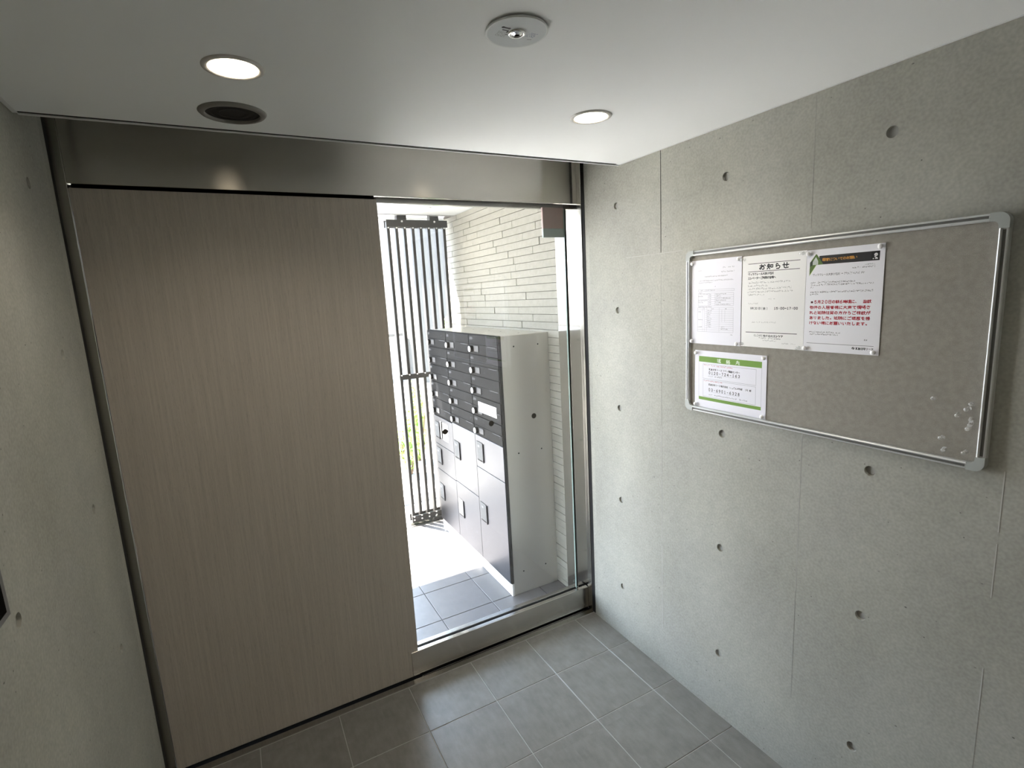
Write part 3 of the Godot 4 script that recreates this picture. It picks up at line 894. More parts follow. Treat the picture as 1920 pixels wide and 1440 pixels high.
func paper(called: String, label: String, cat: String, z0: float, z1: float, y0: float, y1: float, t: ImageTexture, seed_: int, x: float) -> void:
	var o := thing(called, label, cat, "")
	var g := Geo.new()
	var nu := 16
	var nv := 16
	var r := RandomNumberGenerator.new()
	r.seed = seed_
	var ph := r.randf() * TAU
	var f := func(i: int, j: int) -> Vector3:
		var u := float(i) / nu
		var v := float(j) / nv
		var lift := 0.0016 * sin(u * PI) * (0.6 + 0.4 * sin(v * 5.0 + ph)) + 0.0008 * sin(v * PI)
		return Vector3(x - lift, lerpf(y1, y0, v), lerpf(z0, z1, u))
	for i in nu:
		for j in nv:
			var P: Array = []
			var T: Array = []
			for k in [[0, 0], [1, 0], [1, 1], [0, 1]]:
				P.append(f.call(i + k[0], j + k[1]))
				T.append(Vector2(float(i + k[0]) / nu, float(j + k[1]) / nv))
			var nr: Vector3 = -(P[1] - P[0]).cross(P[3] - P[0]).normalized()
			if nr.x > 0: nr = -nr
			g.quad(P[0], P[1], P[2], P[3], nr, T)
	obj("printed_face", g, mat_tex(t, 0.55), o)
	var gb := Geo.new()
	for i in nu:
		for j in nv:
			var P: Array = []
			for k in [[0, 0], [1, 0], [1, 1], [0, 1]]: P.append(f.call(i + k[0], j + k[1]) + Vector3(0.0004, 0, 0))
			gb.quad(P[0], P[1], P[2], P[3], Vector3(1, 0, 0))
	for i in nu:
		for j in [0, nv]:
			gb.quad(f.call(i, j), f.call(i + 1, j), f.call(i + 1, j) + Vector3(0.0004, 0, 0), f.call(i, j) + Vector3(0.0004, 0, 0), Vector3(0, 1 if j == 0 else -1, 0))
			gb.quad(f.call(j, i), f.call(j, i + 1), f.call(j, i + 1) + Vector3(0.0004, 0, 0), f.call(j, i) + Vector3(0.0004, 0, 0), Vector3(0, 0, -1 if j == 0 else 1))
	obj("sheet", gb, M.white, o)

func build_board() -> void:
	var b := thing("notice_board", "wide grey fabric notice board in an aluminium frame on concrete wall", "notice board")
	var z0 := 0.614
	var z1 := 1.534
	var y0 := 1.2415
	var y1 := 1.8372
	obj("panel", box(Vector3(-0.0085, y0 + 0.012, z0 + 0.012), Vector3(-0.001, y1 - 0.012, z1 - 0.012)), M.board, b, "grey fabric pin panel")
	# rail profile: (depth from the wall towards the room, distance inwards)
	var prof := [Vector2(0.0, 0.0), Vector2(0.0135, 0.0), Vector2(0.0165, 0.0016), Vector2(0.0172, 0.0045), Vector2(0.0150, 0.0050), Vector2(0.0150, 0.0112), Vector2(0.0185, 0.0120), Vector2(0.0195, 0.0145), Vector2(0.0175, 0.0172), Vector2(0.0080, 0.0180), Vector2(0.0, 0.0180)]
	var c := 0.034
	var rails := [
		[Vector3(0, y1, z0 + c), Vector3(0, -1, 0), Vector3(0, 0, 1), z1 - z0 - 2 * c],
		[Vector3(0, y0, z0 + c), Vector3(0, 1, 0), Vector3(0, 0, 1), z1 - z0 - 2 * c],
		[Vector3(0, y0 + c, z0), Vector3(0, 0, 1), Vector3(0, 1, 0), y1 - y0 - 2 * c],
		[Vector3(0, y0 + c, z1), Vector3(0, 0, -1), Vector3(0, 1, 0), y1 - y0 - 2 * c]]
	for r in rails:
		var g := Geo.new()
		g.extrude(prof, r[0], Vector3(-1, 0, 0), r[1], r[2], r[3])
		var rl := obj("frame_rail", g, M.alu, b)
		g = Geo.new()
		g.extrude([Vector2(0.0145, 0.0052), Vector2(0.0154, 0.0052), Vector2(0.0154, 0.0110), Vector2(0.0145, 0.0110)], r[0] + r[2] * 0.004, Vector3(-1, 0, 0), r[1], r[2], r[3] - 0.008)
		obj("inlay_strip", g, M.inlay, rl)
	# rounded plastic corners
	for sy in [0, 1]:
		for sz in [0, 1]:
			var o := Vector3(0, y1 if sy else y0, z1 if sz else z0)
			var ew := Vector3(0, -1 if sy else 1, 0)
			var eu := Vector3(0, 0, -1 if sz else 1)
			var ol: Array = []
			var R := 0.020
			ol.append(Vector2(c + 0.001, -0.0005))
			for k in 9:
				var t := PI * 0.5 * k / 8.0
				ol.append(Vector2(R - (R + 0.0005) * sin(t), R - (R + 0.0005) * cos(t)))
			ol.append(Vector2(-0.0005, c + 0.001))
			ol.append(Vector2(0.0186, c + 0.001))
			for k in 5:
				var t := PI * 0.5 * k / 4.0
				ol.append(Vector2(0.0186 + 0.010 * (1 - cos(t)), 0.0186 + 0.010 * (1 - sin(t))))
			ol.append(Vector2(c + 0.001, 0.0186))
			var g := Geo.new()
			g.extrude(ol, o, eu, ew, Vector3(-1, 0, 0), 0.0188)
			obj("corner_cap", g, M.corner, b)
	# papers
	paper("form_sheet", "white sheet of small print with a ruled table, leftmost in the top row", "notice", 0.6345, 0.8510, 1.4990, 1.8010, print_form(), 1, -0.0096)
	paper("notice_sheet", "white notice with large black heading between two lines, middle of the top row", "notice", 0.8545, 1.0745, 1.5005, 1.7985, print_notice(), 2, -0.0102)
	paper("warning_sheet", "white notice with black banner, green house mark and red text", "notice", 1.0750, 1.2865, 1.5000, 1.7970, print_warning(), 3, -0.0098)
	paper("contact_sheet", "white sideways sheet with green bands and telephone numbers below the others", "notice", 0.6540, 0.9550, 1.2600, 1.4740, print_contact(), 4, -0.0096)
	var cx := -0.0112
	var sh := [["form sheet with ruled table", 0.6345, 0.8510, 1.4990, 1.8010], ["notice with large black heading", 0.8545, 1.0745, 1.5005, 1.7985], ["notice with red text", 1.0750, 1.2865, 1.5000, 1.7970], ["green banded contact sheet", 0.6540, 0.9550, 1.2600, 1.4740]]
	for i in 4:
		var s: Array = sh[i]
		for k in [["upper left", s[1] + 0.007, s[4] - 0.010], ["upper right", s[2] - 0.010, s[4] - 0.008], ["lower left", s[1] + 0.006, s[3] + 0.008], ["lower right", s[2] - 0.012, s[3] + 0.008]]:
			pin("small pushpin at the %s corner of the %s" % [k[0], s[0]], k[2], k[1], Vector3(0, rng.randf_range(-0.1, 0.1), rng.randf_range(-0.1, 0.1)), i != 1, cx)
	# loose pins at the lower right
	var loose := [
		["clear pushpin alone on bare fabric, highest and leftmost of the loose pins", 1.404, 1.4215],
		["highest clear pushpin touching the right frame rail of the board", 1.402, 1.4985],
		["clear pushpin just below the highest one at the right frame rail", 1.3895, 1.4925],
		["clear pushpin standing left of the column of pins along the right rail", 1.372, 1.4725],
		["third clear pushpin down along the right frame rail", 1.3655, 1.4990],
		["fourth clear pushpin down along the right frame rail", 1.3545, 1.4990],
		["bright tilted clear pushpin lowest in the column along the right rail", 1.3420, 1.4955],
		["clear pushpin below the lone one and above the pin near the bottom rail", 1.3075, 1.4455],
		["clear pushpin just above the bottom rail, left of the corner pin", 1.2800, 1.4510],
		["clear pushpin nearest to the lower right corner of the board", 1.2825, 1.4945]]
	for p in loose:
		pin(p[0], p[1], p[2], Vector3(0, rng.randf_range(-0.25, 0.25), rng.randf_range(-0.2, 0.3)), false)

func build_wall_panel() -> void:
	var t := thing("intercom_panel", "black wall panel with grey rim at the left edge of the view", "panel")
	obj("rim", box(Vector3(WL - 0.001, 1.1960, 0.8545), Vector3(WL + 0.0022, 1.62, 1.13), 0.001), mat(Color(0.42, 0.42, 0.42), 0.5), t)
	obj("front", box(Vector3(WL, 1.208, 0.8700), Vector3(WL + 0.0030, 1.608, 1.118), 0.0005), M.black, t)

# ---------------------------------------------------------------- print
# Stroke letters on a 16 x 16 grid, a..p; "@" places another letter in a box.
const GL := {
	"0": "fbdedlfojolllejbfb", "1": "fdhbho eoko", "2": "defbjblelgdolo", "3": "dcfbjbldlfjhgh jhljlmjofodm", "4": "jojbckmk", "5": "lbebdhgfjgljlmjofodm",
	"6": "kbgddidmfojolmljjhfhdk", "7": "dblbgo", "8": "hhefedgbjbldlfhhdkdmfojolmlkhh", "9": "lgjifidfddfbjbldlhimfo", "-": "eiki", ":": "hfhg hkhl", "~": "cjegghjjlg", "(": "jahdhmjp", ")": "gaidimgp",
	"お": "beke fbfkdnbmbkfhjglilmjohn mcoe", "ら": "fbid edejghjgmimlkofo", "せ": "bgog kbkijk ebelfnhonn", "に": "ccblcodl hdnd hkhmjnon", "の": "hdhhenbkbhedicmenilmio", "で": "bdndhghlkomo ldme ndoe",
	"さ": "bfnd fblj ekdmgoko", "れ": "dbdo aegebl bmhfkdkmnonm", "と": "gbhg nfehcjcmeono", "か": "bflfknin gbdibo mdpi", "が": "bflfknin gbdibo mepi mboc oapb", "ご": "cdmdkf clcmeono mbnc oaob",
	"あ": "bdnd gbgjhn lfhmdnbldigglgnioljo", "り": "dbdhej kbkjho", "ま": "cdnd chnh hbhmeocmdlhlno", "し": "ebelgokomk", "た": "bene fbbo ihnh hlinon", "。": "bldkflenclbl", "、": "clen",
	"を": "cdld hbcifgihil nhhjfmhono", "け": "ccblcn gfof lblkjo", "な": "beie fbci kdnf kgkmhoflhknn", "い": "cdckeofl ldnhnk", "す": "bdod jbjkho jhghfjhljk", "つ": "befdldngnjlmfo", "て": "bdndhghlkomo",
	"へ": "bkfeom", "ヴ": "hbhd chcdmdliio nboc", "ィ": "lehifk iiio", "ラ": "dclc cgngljfo", "ク": "gbcg fdmdlhfo", "レ": "ebeonh", "ー": "chnh", "ル": "ecejbo jbjnnj", "エ": "cdnd hdhn bnon", "ベ": "bkfeom kcld mbnc",
	"タ": "gbbh fdndmido fhlk", "リ": "dbdi lbljgo", "ス": "cdmdjicn iimo", "ケ": "ebbg dfof kfjkgo", "ア": "bcndjh hfhjeo", "セ": "bhnfki fbflhono", "ン": "cdfg cnhmoe",
	"■": "ceneclnl cgng cini cknk", "日": "cbcomombcb chmh", "月": "dbdkbo dbmbmoko dfmf djmj", "口": "bbboooobbb", "目": "cbcomombcb cfmf cjmj", "知": "ebcf cdhd bhih fdfhbo fiho @口jdok",
	"朝": "adhd ebef bfgfgkbkbf bigi amhm ekep @月jbpo", "寺": "bdnd hahg agpg agpg bjpj lglojo ekgm", "時": "@日acgm @寺gbpp", "頁": "bbob hbge cecmnmnece chnh cknk fmbp kmop", "頃": "bbbmfl bffe @頁happ", "当": "hbhg ccef ndlf bhnhnobo blnl",
	"言": "gbjb aeoe chmh ckmk cmcpmpmmcm", "亥": "hbhd bdod hddhkg khbo ikoo", "該": "@言abgo @亥happ", "物": "cbbe bdgd aigh ebeo ibgg heodnnlo leho", "件": "dbah cfco ibgg heod ghph kbko", "入": "fbhbhfbo hgno",
	"居": "bbnbnfbf bbbjao dhph jfjk @口ekop", "者": "bdmd hbhg agog nbdi @日dioo", "様": "aehe ebeo egak jbkc nbmc idod ifof hhph lclplo hlkj mkpn", "大": "bfof hbhfbo hhoo", "声": "bdod hbhf cfnf chnhnlcl hhhl chclao",
	"恫": "dbdo bebh fdge hohbpbppno jenf @口jhnm", "喝": "@口acfk @日iaof ihgl hipinplp jmkk", "辶": "bbdd afdfdkam dkfnpo", "近": "@辶aapp nbhd hdhhfl hgog lglm", "隣": "abebcfehdkbk abao gdpd lalg idje odne jhgl igkggp mhph mkpk nhnp",
	"住": "dbah cfco kbld gepe hjoj gopo keko", "民": "cbnbngcg cbcohm cjnj hgkoon", "方": "hbhd beoe gebo fhmhlnjo", "相": "aehe ebeo egak @目ibpo", "談": "@言abgo lblejh lepg jciedg odnf lhlkhp lkpp", "迷": "@辶aapp gfpf kbkl hbie obme jgfk lgpk",
	"心": "bmao emepkpln ilkm nmoo", "惑": "bcpc @口cehh bjij jbkhnk nflk @心aapp", "掛": "aege dbdoco ajgh hdld jajg gglg hjlj jijo golo nbno ngpi", "願": "abhb bbbkao @日ddhi fifp dkcn gkhm @頁iapp",
	"石": "bcoc gcah @口fgoo", "川": "dbdjbo hchn nbno", "小": "hbhofo dfaj lfoj", "京": "hbhd bdod @口dflj hjhogo djbn ljnn", "文": "hbhe beoe eeoo leao", "利": "gbac afif dbdo dfak egij lclk oboomo",
	"用": "dbdkbo dbnbnolo dfnf djnj hbho", "皆": "bbbgee bdfd jbjgng jdnc @日diop", "金": "hbaf hbog dgmg bjnj hghn dkem mkll aooo", "株": "aehe ebeo egak jbhf ifof gipi lblp ligo lipo", "式": "bdod jbkjoo ncoc bhhh ehen bohm",
	"会": "hbag hbpg egkg bjoj gjcomn kloo", "社": "fbgc afhfao dfdo ehgk hgpg lblo gopo", "連": "@辶aapp gcpc kakn @日gdok fmpm", "絡": "dbafdeaj fdbjgi djdp bkao fkgn kbhg jdndhk ifpk @口ikop", "先": "gbce dene hbhi bioi ficlao jijnooom",
	"東": "bcoc hbhp @日dflk hkbo hkoo", "急": "gbce edkdig egmgmkdk dimi @心aapp", "宅": "hbhc bebcncne lfdh bjoj hghnjonm", "音": "hahc bcoc ecff kcjf afpf @日dhmp", "騒": "babi bafa bdfd bgfg bifigogp dadi akbn ckcm ekfm hanajg hbog @口ihnk lglo gopn",
	"馬": "cbci cbnb cene chnh ciominlp hbhi akbn ekel hkin lknm", "車": "bcoc habahp @日deml hahp anpn", "本": "beoe hbhp geal ieol", "部": "ebec aeie cgdi ggfi aiii @口ckho lblp lbobmfokml"}

func stroke(im: Image, a: Vector2, b: Vector2, r: float, c: Color) -> void:
	var x0 := maxi(0, int(minf(a.x, b.x) - r - 1))
	var x1 := mini(im.get_width() - 1, int(maxf(a.x, b.x) + r + 2))
	var y0 := maxi(0, int(minf(a.y, b.y) - r - 1))
	var y1 := mini(im.get_height() - 1, int(maxf(a.y, b.y) + r + 2))
	var d := b - a
	var l2 := maxf(d.length_squared(), 1e-6)
	for y in range(y0, y1 + 1):
		for x in range(x0, x1 + 1):
			var p := Vector2(x + 0.5, y + 0.5)
			var t := clampf((p - a).dot(d) / l2, 0.0, 1.0)
			var k := clampf(r + 0.5 - p.distance_to(a + d * t), 0.0, 1.0) * c.a
			if k > 0.0: im.set_pixel(x, y, im.get_pixel(x, y).lerp(Color(c.r, c.g, c.b), k))

func letter(im: Image, ch: String, at: Vector2, w: Vector2, r: float, c: Color) -> void:
	if not GL.has(ch): return
	for s in (GL[ch] as String).split(" ", false):
		if s[0] == "@":
			var q: Array = []
			for k in range(2, 6): q.append((s.unicode_at(k) - 97) / 15.0)
			letter(im, s[1], at + Vector2(q[0], q[1]) * w, Vector2(q[2] - q[0], q[3] - q[1]) * w, r, c)
			continue
		var last := Vector2.ZERO
		for k in range(0, s.length() - 1, 2):
			var p := at + Vector2((s.unicode_at(k) - 97) / 15.0, (s.unicode_at(k + 1) - 97) / 15.0) * w
			if k > 0: stroke(im, last, p, r, c)
			last = p

# a line of text: x, y of its upper left, size of a letter, advance
func text(im: Image, s: String, x: float, y: float, w: float, h: float, adv: float, r: float, c: Color) -> void:
	for ch in s:
		if ch != " ": letter(im, ch, Vector2(x, y), Vector2(w, h), r, c)
		x += adv

# print too small to be read: each letter a few short strokes
func fine(im: Image, x: float, y: float, x1: float, h: float, r: RandomNumberGenerator, c: Color, th := 0.8) -> void:
	while x < x1 - h * 0.5:
		var k := r.randi_range(2, 4)
		for i in k:
			var p := Vector2(x + r.randf_range(0, h * 0.85), y + r.randf_range(0, h))
			var q := p + (Vector2(h * r.randf_range(0.3, 0.8), 0) if r.randf() < 0.55 else Vector2(r.randf_range(-0.15, 0.15) * h, h * r.randf_range(0.3, 0.8)))
			stroke(im, p, Vector2(minf(q.x, x + h * 0.9), minf(q.y, y + h)), th, c)
		x += h * 1.04

func rect(im: Image, x0: float, y0: float, x1: float, y1: float, c: Color) -> void:
	im.fill_rect(Rect2i(int(x0), int(y0), maxi(1, int(x1) - int(x0)), maxi(1, int(y1) - int(y0))), c)

func frame(im: Image, x0: float, y0: float, x1: float, y1: float, r: float, c: Color) -> void:
	stroke(im, Vector2(x0, y0), Vector2(x1, y0), r, c)
	stroke(im, Vector2(x1, y0), Vector2(x1, y1), r, c)
	stroke(im, Vector2(x1, y1), Vector2(x0, y1), r, c)
	stroke(im, Vector2(x0, y1), Vector2(x0, y0), r, c)

func fill_poly(im: Image, pts: Array, c: Color) -> void:
	var pp := PackedVector2Array(pts)
	var lo := pp[0]
	var hi := pp[0]
	for p in pp:
		lo = lo.min(p); hi = hi.max(p)
	for y in range(int(lo.y), int(hi.y) + 1):
		for x in range(int(lo.x), int(hi.x) + 1):
			if Geometry2D.is_point_in_polygon(Vector2(x + 0.5, y + 0.5), pp): im.set_pixel(x, y, c)

func blank(w: int, h: int, c: Color) -> Image:
	var im := Image.create(w, h, false, Image.FORMAT_RGB8)
	im.fill(c)
	return im

func done(im: Image) -> ImageTexture:
	return ImageTexture.create_from_image(im)

func print_form() -> ImageTexture:
	var W := 640.0
	var h := 905.0
	var im := blank(640, 905, Color(0.92, 0.92, 0.95))
	var r := RandomNumberGenerator.new()
	r.seed = 101
	var k := Color(0.25, 0.25, 0.27)
	var l := Color(0.40, 0.40, 0.43)
	fine(im, 0.65 * W, 0.098 * h, 0.71 * W, 11, r, l); fine(im, 0.745 * W, 0.098 * h, 0.79 * W, 11, r, l); fine(im, 0.815 * W, 0.098 * h, 0.86 * W, 11, r, l)
	fine(im, 0.615 * W, 0.144 * h, 0.865 * W, 11, r, k)
	fine(im, 0.15 * W, 0.12 * h, 0.21 * W, 10, r, Color(0.6, 0.55, 0.55))
	fine(im, 0.275 * W, 0.189 * h, 0.745 * W, 12, r, k)
	fine(im, 0.175 * W, 0.237 * h, 0.85 * W, 12, r, l)
	fine(im, 0.158 * W, 0.259 * h, 0.45 * W, 11, r, l)
	fine(im, 0.495 * W, 0.306 * h, 0.52 * W, 11, r, k)
	frame(im, 0.154 * W, 0.349 * h, 0.872 * W, 0.370 * h, 0.6, l)
	fine(im, 0.20 * W, 0.354 * h, 0.25 * W, 9, r, l); fine(im, 0.29 * W, 0.353 * h, 0.50 * W, 9, r, l)
	fine(im, 0.16 * W, 0.378 * h, 0.23 * W, 9, r, l)
	frame(im, 0.152 * W, 0.393 * h, 0.862 * W, 0.540 * h, 0.6, l)
	for i in range(1, 6): stroke(im, Vector2((0.152 if i == 3 else 0.36) * W, (0.393 + 0.0245 * i) * h), Vector2(0.862 * W, (0.393 + 0.0245 * i) * h), 0.5, l)
	stroke(im, Vector2(0.36 * W, 0.393 * h), Vector2(0.36 * W, 0.54 * h), 0.5, l)
	stroke(im, Vector2(0.50 * W, 0.393 * h), Vector2(0.50 * W, 0.54 * h), 0.5, l)
	for i in 6:
		if i % 3 < 2: fine(im, 0.158 * W, (0.398 + 0.0245 * i) * h, (0.345 if i % 3 == 0 else 0.25) * W, 10, r, k)
		fine(im, 0.375 * W, (0.398 + 0.0245 * i) * h, 0.43 * W, 10, r, k)
		fine(im, 0.51 * W, (0.398 + 0.0245 * i) * h, (0.72 if i % 3 == 0 else 0.62 if i % 3 == 1 else 0.80) * W, 10, r, k)
	fine(im, 0.158 * W, 0.548 * h, 0.43 * W, 9, r, k)
	frame(im, 0.140 * W, 0.564 * h, 0.862 * W, 0.850 * h, 0.6, l)
	for i in range(1, 12): stroke(im, Vector2((0.30 if i > 1 and i < 11 else 0.14) * W, (0.564 + 0.0238 * i) * h), Vector2(0.862 * W, (0.564 + 0.0238 * i) * h), 0.5, l)
	for x in [0.245, 0.285, 0.335, 0.59]: stroke(im, Vector2(x * W, 0.564 * h), Vector2(x * W, 0.85 * h), 0.5, l)
	for x in [0.64, 0.70]: stroke(im, Vector2(x * W, 0.588 * h), Vector2(x * W, 0.73 * h), 0.5, l)
	fine(im, 0.27 * W, 0.570 * h, 0.29 * W, 10, r, k); fine(im, 0.43 * W, 0.570 * h, 0.48 * W, 10, r, k); fine(im, 0.70 * W, 0.570 * h, 0.74 * W, 10, r, k)
	for i in 9: fine(im, 0.345 * W, (0.592 + 0.0238 * i) * h, (0.40 + 0.05 * r.randf()) * W, 10, r, k)
	fine(im, 0.155 * W, 0.605 * h, 0.21 * W, 11, r, k); fine(im, 0.148 * W, 0.70 * h, 0.24 * W, 10, r, k); fine(im, 0.148 * W, 0.79 * h, 0.24 * W, 9, r, k)
	fine(im, 0.63 * W, 0.783 * h, 0.69 * W, 10, r, k); fine(im, 0.62 * W, 0.806 * h, 0.76 * W, 10, r, k)
	fine(im, 0.80 * W, 0.872 * h, 0.85 * W, 8, r, l)
	return done(im)

func print_notice() -> ImageTexture:
	var W := 640.0
	var h := 905.0
	var im := blank(640, 905, Color(0.94, 0.94, 0.93))
	var r := RandomNumberGenerator.new()
	r.seed = 102
	var k := Color(0.07, 0.07, 0.08)
	var l := Color(0.33, 0.33, 0.33)
	stroke(im, Vector2(0.102 * W, 0.088 * h), Vector2(0.91 * W, 0.088 * h), 2.2, k)
	stroke(im, Vector2(0.100 * W, 0.173 * h), Vector2(0.908 * W, 0.173 * h), 2.2, k)
	text(im, "お知らせ", 0.287 * W, 0.100 * h, 66, 54, 0.121 * W, 4.6, k)
	text(im, "ヴィラクレール文京小石川", 0.100 * W, 0.187 * h, 22, 25, 0.0352 * W, 1.9, k)
	text(im, "エレベーターご利用の皆様へ", 0.101 * W, 0.230 * h, 22, 24, 0.0352 * W, 1.9, k)
	fine(im, 0.104 * W, 0.283 * h, 0.79 * W, 16, r, l, 1.0)
	fine(im, 0.102 * W, 0.316 * h, 0.43 * W, 16, r, l, 1.0)
	fine(im, 0.100 * W, 0.348 * h, 0.81 * W, 16, r, l, 1.0)
	fine(im, 0.096 * W, 0.381 * h, 0.82 * W, 16, r, l, 1.0)
	fine(im, 0.094 * W, 0.413 * h, 0.37 * W, 16, r, l, 1.0)
	stroke(im, Vector2(0.455 * W, 0.472 * h), Vector2(0.475 * W, 0.472 * h), 0.9, l); fine(im, 0.49 * W, 0.465 * h, 0.52 * W, 14, r, l); stroke(im, Vector2(0.535 * W, 0.472 * h), Vector2(0.555 * W, 0.472 * h), 0.9, l)
	fine(im, 0.104 * W, 0.510 * h, 0.28 * W, 14, r, l)
	text(im, "9", 0.150 * W, 0.560 * h, 19, 22, 16, 1.6, k)
	text(im, "月", 0.178 * W, 0.560 * h, 22, 22, 16, 1.5, k)
	text(im, "20", 0.222 * W, 0.560 * h, 19, 22, 17, 1.6, k)
	text(im, "日", 0.292 * W, 0.560 * h, 25, 22, 17, 1.6, k)
	text(im, "(", 0.338 * W, 0.560 * h, 17, 24, 17, 1.4, k); text(im, "金", 0.370 * W, 0.559 * h, 26, 24, 17, 1.5, k); text(im, ")", 0.422 * W, 0.560 * h, 17, 24, 17, 1.4, k)
	text(im, "15:00~17:00", 0.545 * W, 0.560 * h, 22, 22, 0.0330 * W, 2.2, k)
	fine(im, 0.175 * W, 0.716 * h, 0.585 * W, 11, r, Color(0.5, 0.5, 0.5), 0.7)
	stroke(im, Vector2(0.083 * W, 0.836 * h), Vector2(0.901 * W, 0.836 * h), 2.6, k)
	text(im, "株式会社", 0.380 * W, 0.857 * h, 24, 22, 0.0420 * W, 1.2, Color(0.15, 0.15, 0.15))
	text(im, "エレケア", 0.546 * W, 0.856 * h, 25, 23, 0.0385 * W, 2.0, k)
	latin(im, "ELCARE", 0.228 * W, 0.858 * h, 14, 20, 0.0245 * W, 0.9, Color(0.3, 0.3, 0.3))
	fine(im, 0.307 * W, 0.888 * h, 0.435 * W, 13, r, k, 1.0); fine(im, 0.46 * W, 0.888 * h, 0.665 * W, 13, r, k, 1.0)
	fine(im, 0.376 * W, 0.915 * h, 0.59 * W, 9, r, l, 0.6)
	fine(im, 0.684 * W, 0.937 * h, 0.79 * W, 9, r, l, 0.7); fine(im, 0.815 * W, 0.937 * h, 0.892 * W, 9, r, l, 0.6)
	return done(im)

func latin(im: Image, s: String, x: float, y: float, w: float, h: float, adv: float, r: float, c: Color) -> void:
	var g := {"E": "nbbbbono bhlh", "L": "bbbono", "C": "ndjafacebldofpjonm", "A": "aohbpo dkmk", "R": "bobbkbmdmfkhbh hhno"}
	for ch in s:
		for st in (g[ch] as String).split(" "):
			var last := Vector2.ZERO
			for k in range(0, st.length() - 1, 2):
				var p := Vector2(x, y) + Vector2((st.unicode_at(k) - 97) / 15.0 * w, (st.unicode_at(k + 1) - 97) / 15.0 * h)
				if k > 0: stroke(im, last, p, r, c)
				last = p
		x += adv

func print_warning() -> ImageTexture:
	var W := 640.0
	var h := 905.0
	var im := blank(640, 905, Color(0.92, 0.92, 0.94))
	var r := RandomNumberGenerator.new()
	r.seed = 103
	var k := Color(0.10, 0.10, 0.10)
	var l := Color(0.30, 0.30, 0.31)
	rect(im, 0.178 * W, 0.064 * h, 0.941 * W, 0.146 * h, Color(0.13, 0.13, 0.13))
	rect(im, 0.845 * W, 0.064 * h, 0.941 * W, 0.146 * h, Color(0.03, 0.03, 0.03))
	fill_poly(im, [Vector2(0.129 * W, 0.044 * h), Vector2(0.142 * W, 0.046 * h), Vector2(0.236 * W, 0.145 * h), Vector2(0.136 * W, 0.148 * h), Vector2(0.046 * W, 0.248 * h), Vector2(0.049 * W, 0.121 * h)], Color(0.33, 0.43, 0.20))
	fill_poly(im, [Vector2(0.049 * W, 0.121 * h), Vector2(0.088 * W, 0.098 * h), Vector2(0.088 * W, 0.146 * h), Vector2(0.049 * W, 0.165 * h)], Color(0.16, 0.20, 0.12))
	fill_poly(im, [Vector2(0.130 * W, 0.070 * h), Vector2(0.163 * W, 0.112 * h), Vector2(0.163 * W, 0.146 * h), Vector2(0.088 * W, 0.146 * h), Vector2(0.088 * W, 0.115 * h)], Color(0.78, 0.80, 0.78))
	for i in 4: stroke(im, Vector2((0.100 + 0.015 * i) * W, 0.105 * h), Vector2((0.100 + 0.015 * i) * W, 0.144 * h), 1.0, Color(0.55, 0.60, 0.55))
	stroke(im, Vector2(0.046 * W, 0.249 * h), Vector2(0.137 * W, 0.151 * h), 1.5, Color(0.75, 0.85, 0.5))
	text(im, "騒音についてのお願い", 0.222 * W, 0.089 * h, 29, 24, 0.0452 * W, 2.2, Color(0.78, 0.55, 0.22))
	for a in [[0.895, 0.094, 13.0], [0.866, 0.129, 4.5]]: stroke(im, Vector2(a[0] * W, a[1] * h), Vector2(a[0] * W + 1, a[1] * h), a[2], Color(0.9, 0.9, 0.9))
	stroke(im, Vector2(0.884 * W, 0.112 * h), Vector2(0.913 * W, 0.127 * h), 4.0, Color(0.9, 0.9, 0.9)); stroke(im, Vector2(0.890 * W, 0.129 * h), Vector2(0.915 * W, 0.129 * h), 3.5, Color(0.9, 0.9, 0.9))
	stroke(im, Vector2(0.893 * W, 0.095 * h), Vector2(0.899 * W, 0.095 * h), 3.0, Color(0.7, 0.7, 0.7))
	fine(im, 0.775 * W, 0.168 * h, 0.895 * W, 10, r, l, 0.8)
	fine(im, 0.62 * W, 0.188 * h, 0.72 * W, 12, r, k, 1.0); fine(im, 0.74 * W, 0.188 * h, 0.905 * W, 12, r, k, 0.9)
	text(im, "ヴィラクレール文京小石川", 0.095 * W, 0.232 * h, 19, 22, 0.0310 * W, 1.1, l)
	fine(im, 0.485 * W, 0.233 * h, 0.77 * W, 18, r, l, 1.2)
	fine(im, 0.072 * W, 0.309 * h, 0.14 * W, 14, r, k, 1.0); fine(im, 0.165 * W, 0.309 * h, 0.665 * W, 14, r, k, 1.0)
	fine(im, 0.072 * W, 0.333 * h, 0.894 * W, 14, r, k, 1.0)
	fine(im, 0.072 * W, 0.356 * h, 0.125 * W, 14, r, k, 1.0)
	fine(im, 0.072 * W, 0.402 * h, 0.894 * W, 14, r, k, 1.0)
	fine(im, 0.072 * W, 0.425 * h, 0.19 * W, 14, r, k, 1.0)
	var red := Color(0.62, 0.13, 0.19)
	var dark := Color(0.30, 0.05, 0.08)
	rect(im, 0.087 * W, 0.501 * h, 0.118 * W, 0.520 * h, dark)
	text(im, "5月20日の朝6時頃に、 当該", 0.132 * W, 0.492 * h, 29, 28, 0.0498 * W, 2.6, red)
	text(im, "物件の入居者様に大声で恫喝さ", 0.076 * W, 0.546 * h, 31, 28, 0.0574 * W, 2.6, red)
	text(im, "れと近隣住民の方からご相談が", 0.076 * W, 0.597 * h, 31, 28, 0.0574 * W, 2.6, red)
	text(im, "ありました。近隣にご迷惑を掛", 0.076 * W, 0.648 * h, 31, 28, 0.0574 * W, 2.6, red)
	text(im, "けない様にお願いいたします。", 0.076 * W, 0.698 * h, 31, 28, 0.0574 * W, 2.6, red)
	fine(im, 0.076 * W, 0.797 * h, 0.43 * W, 12, r, k, 0.9); fine(im, 0.455 * W, 0.797 * h, 0.516 * W, 12, r, k, 0.9)
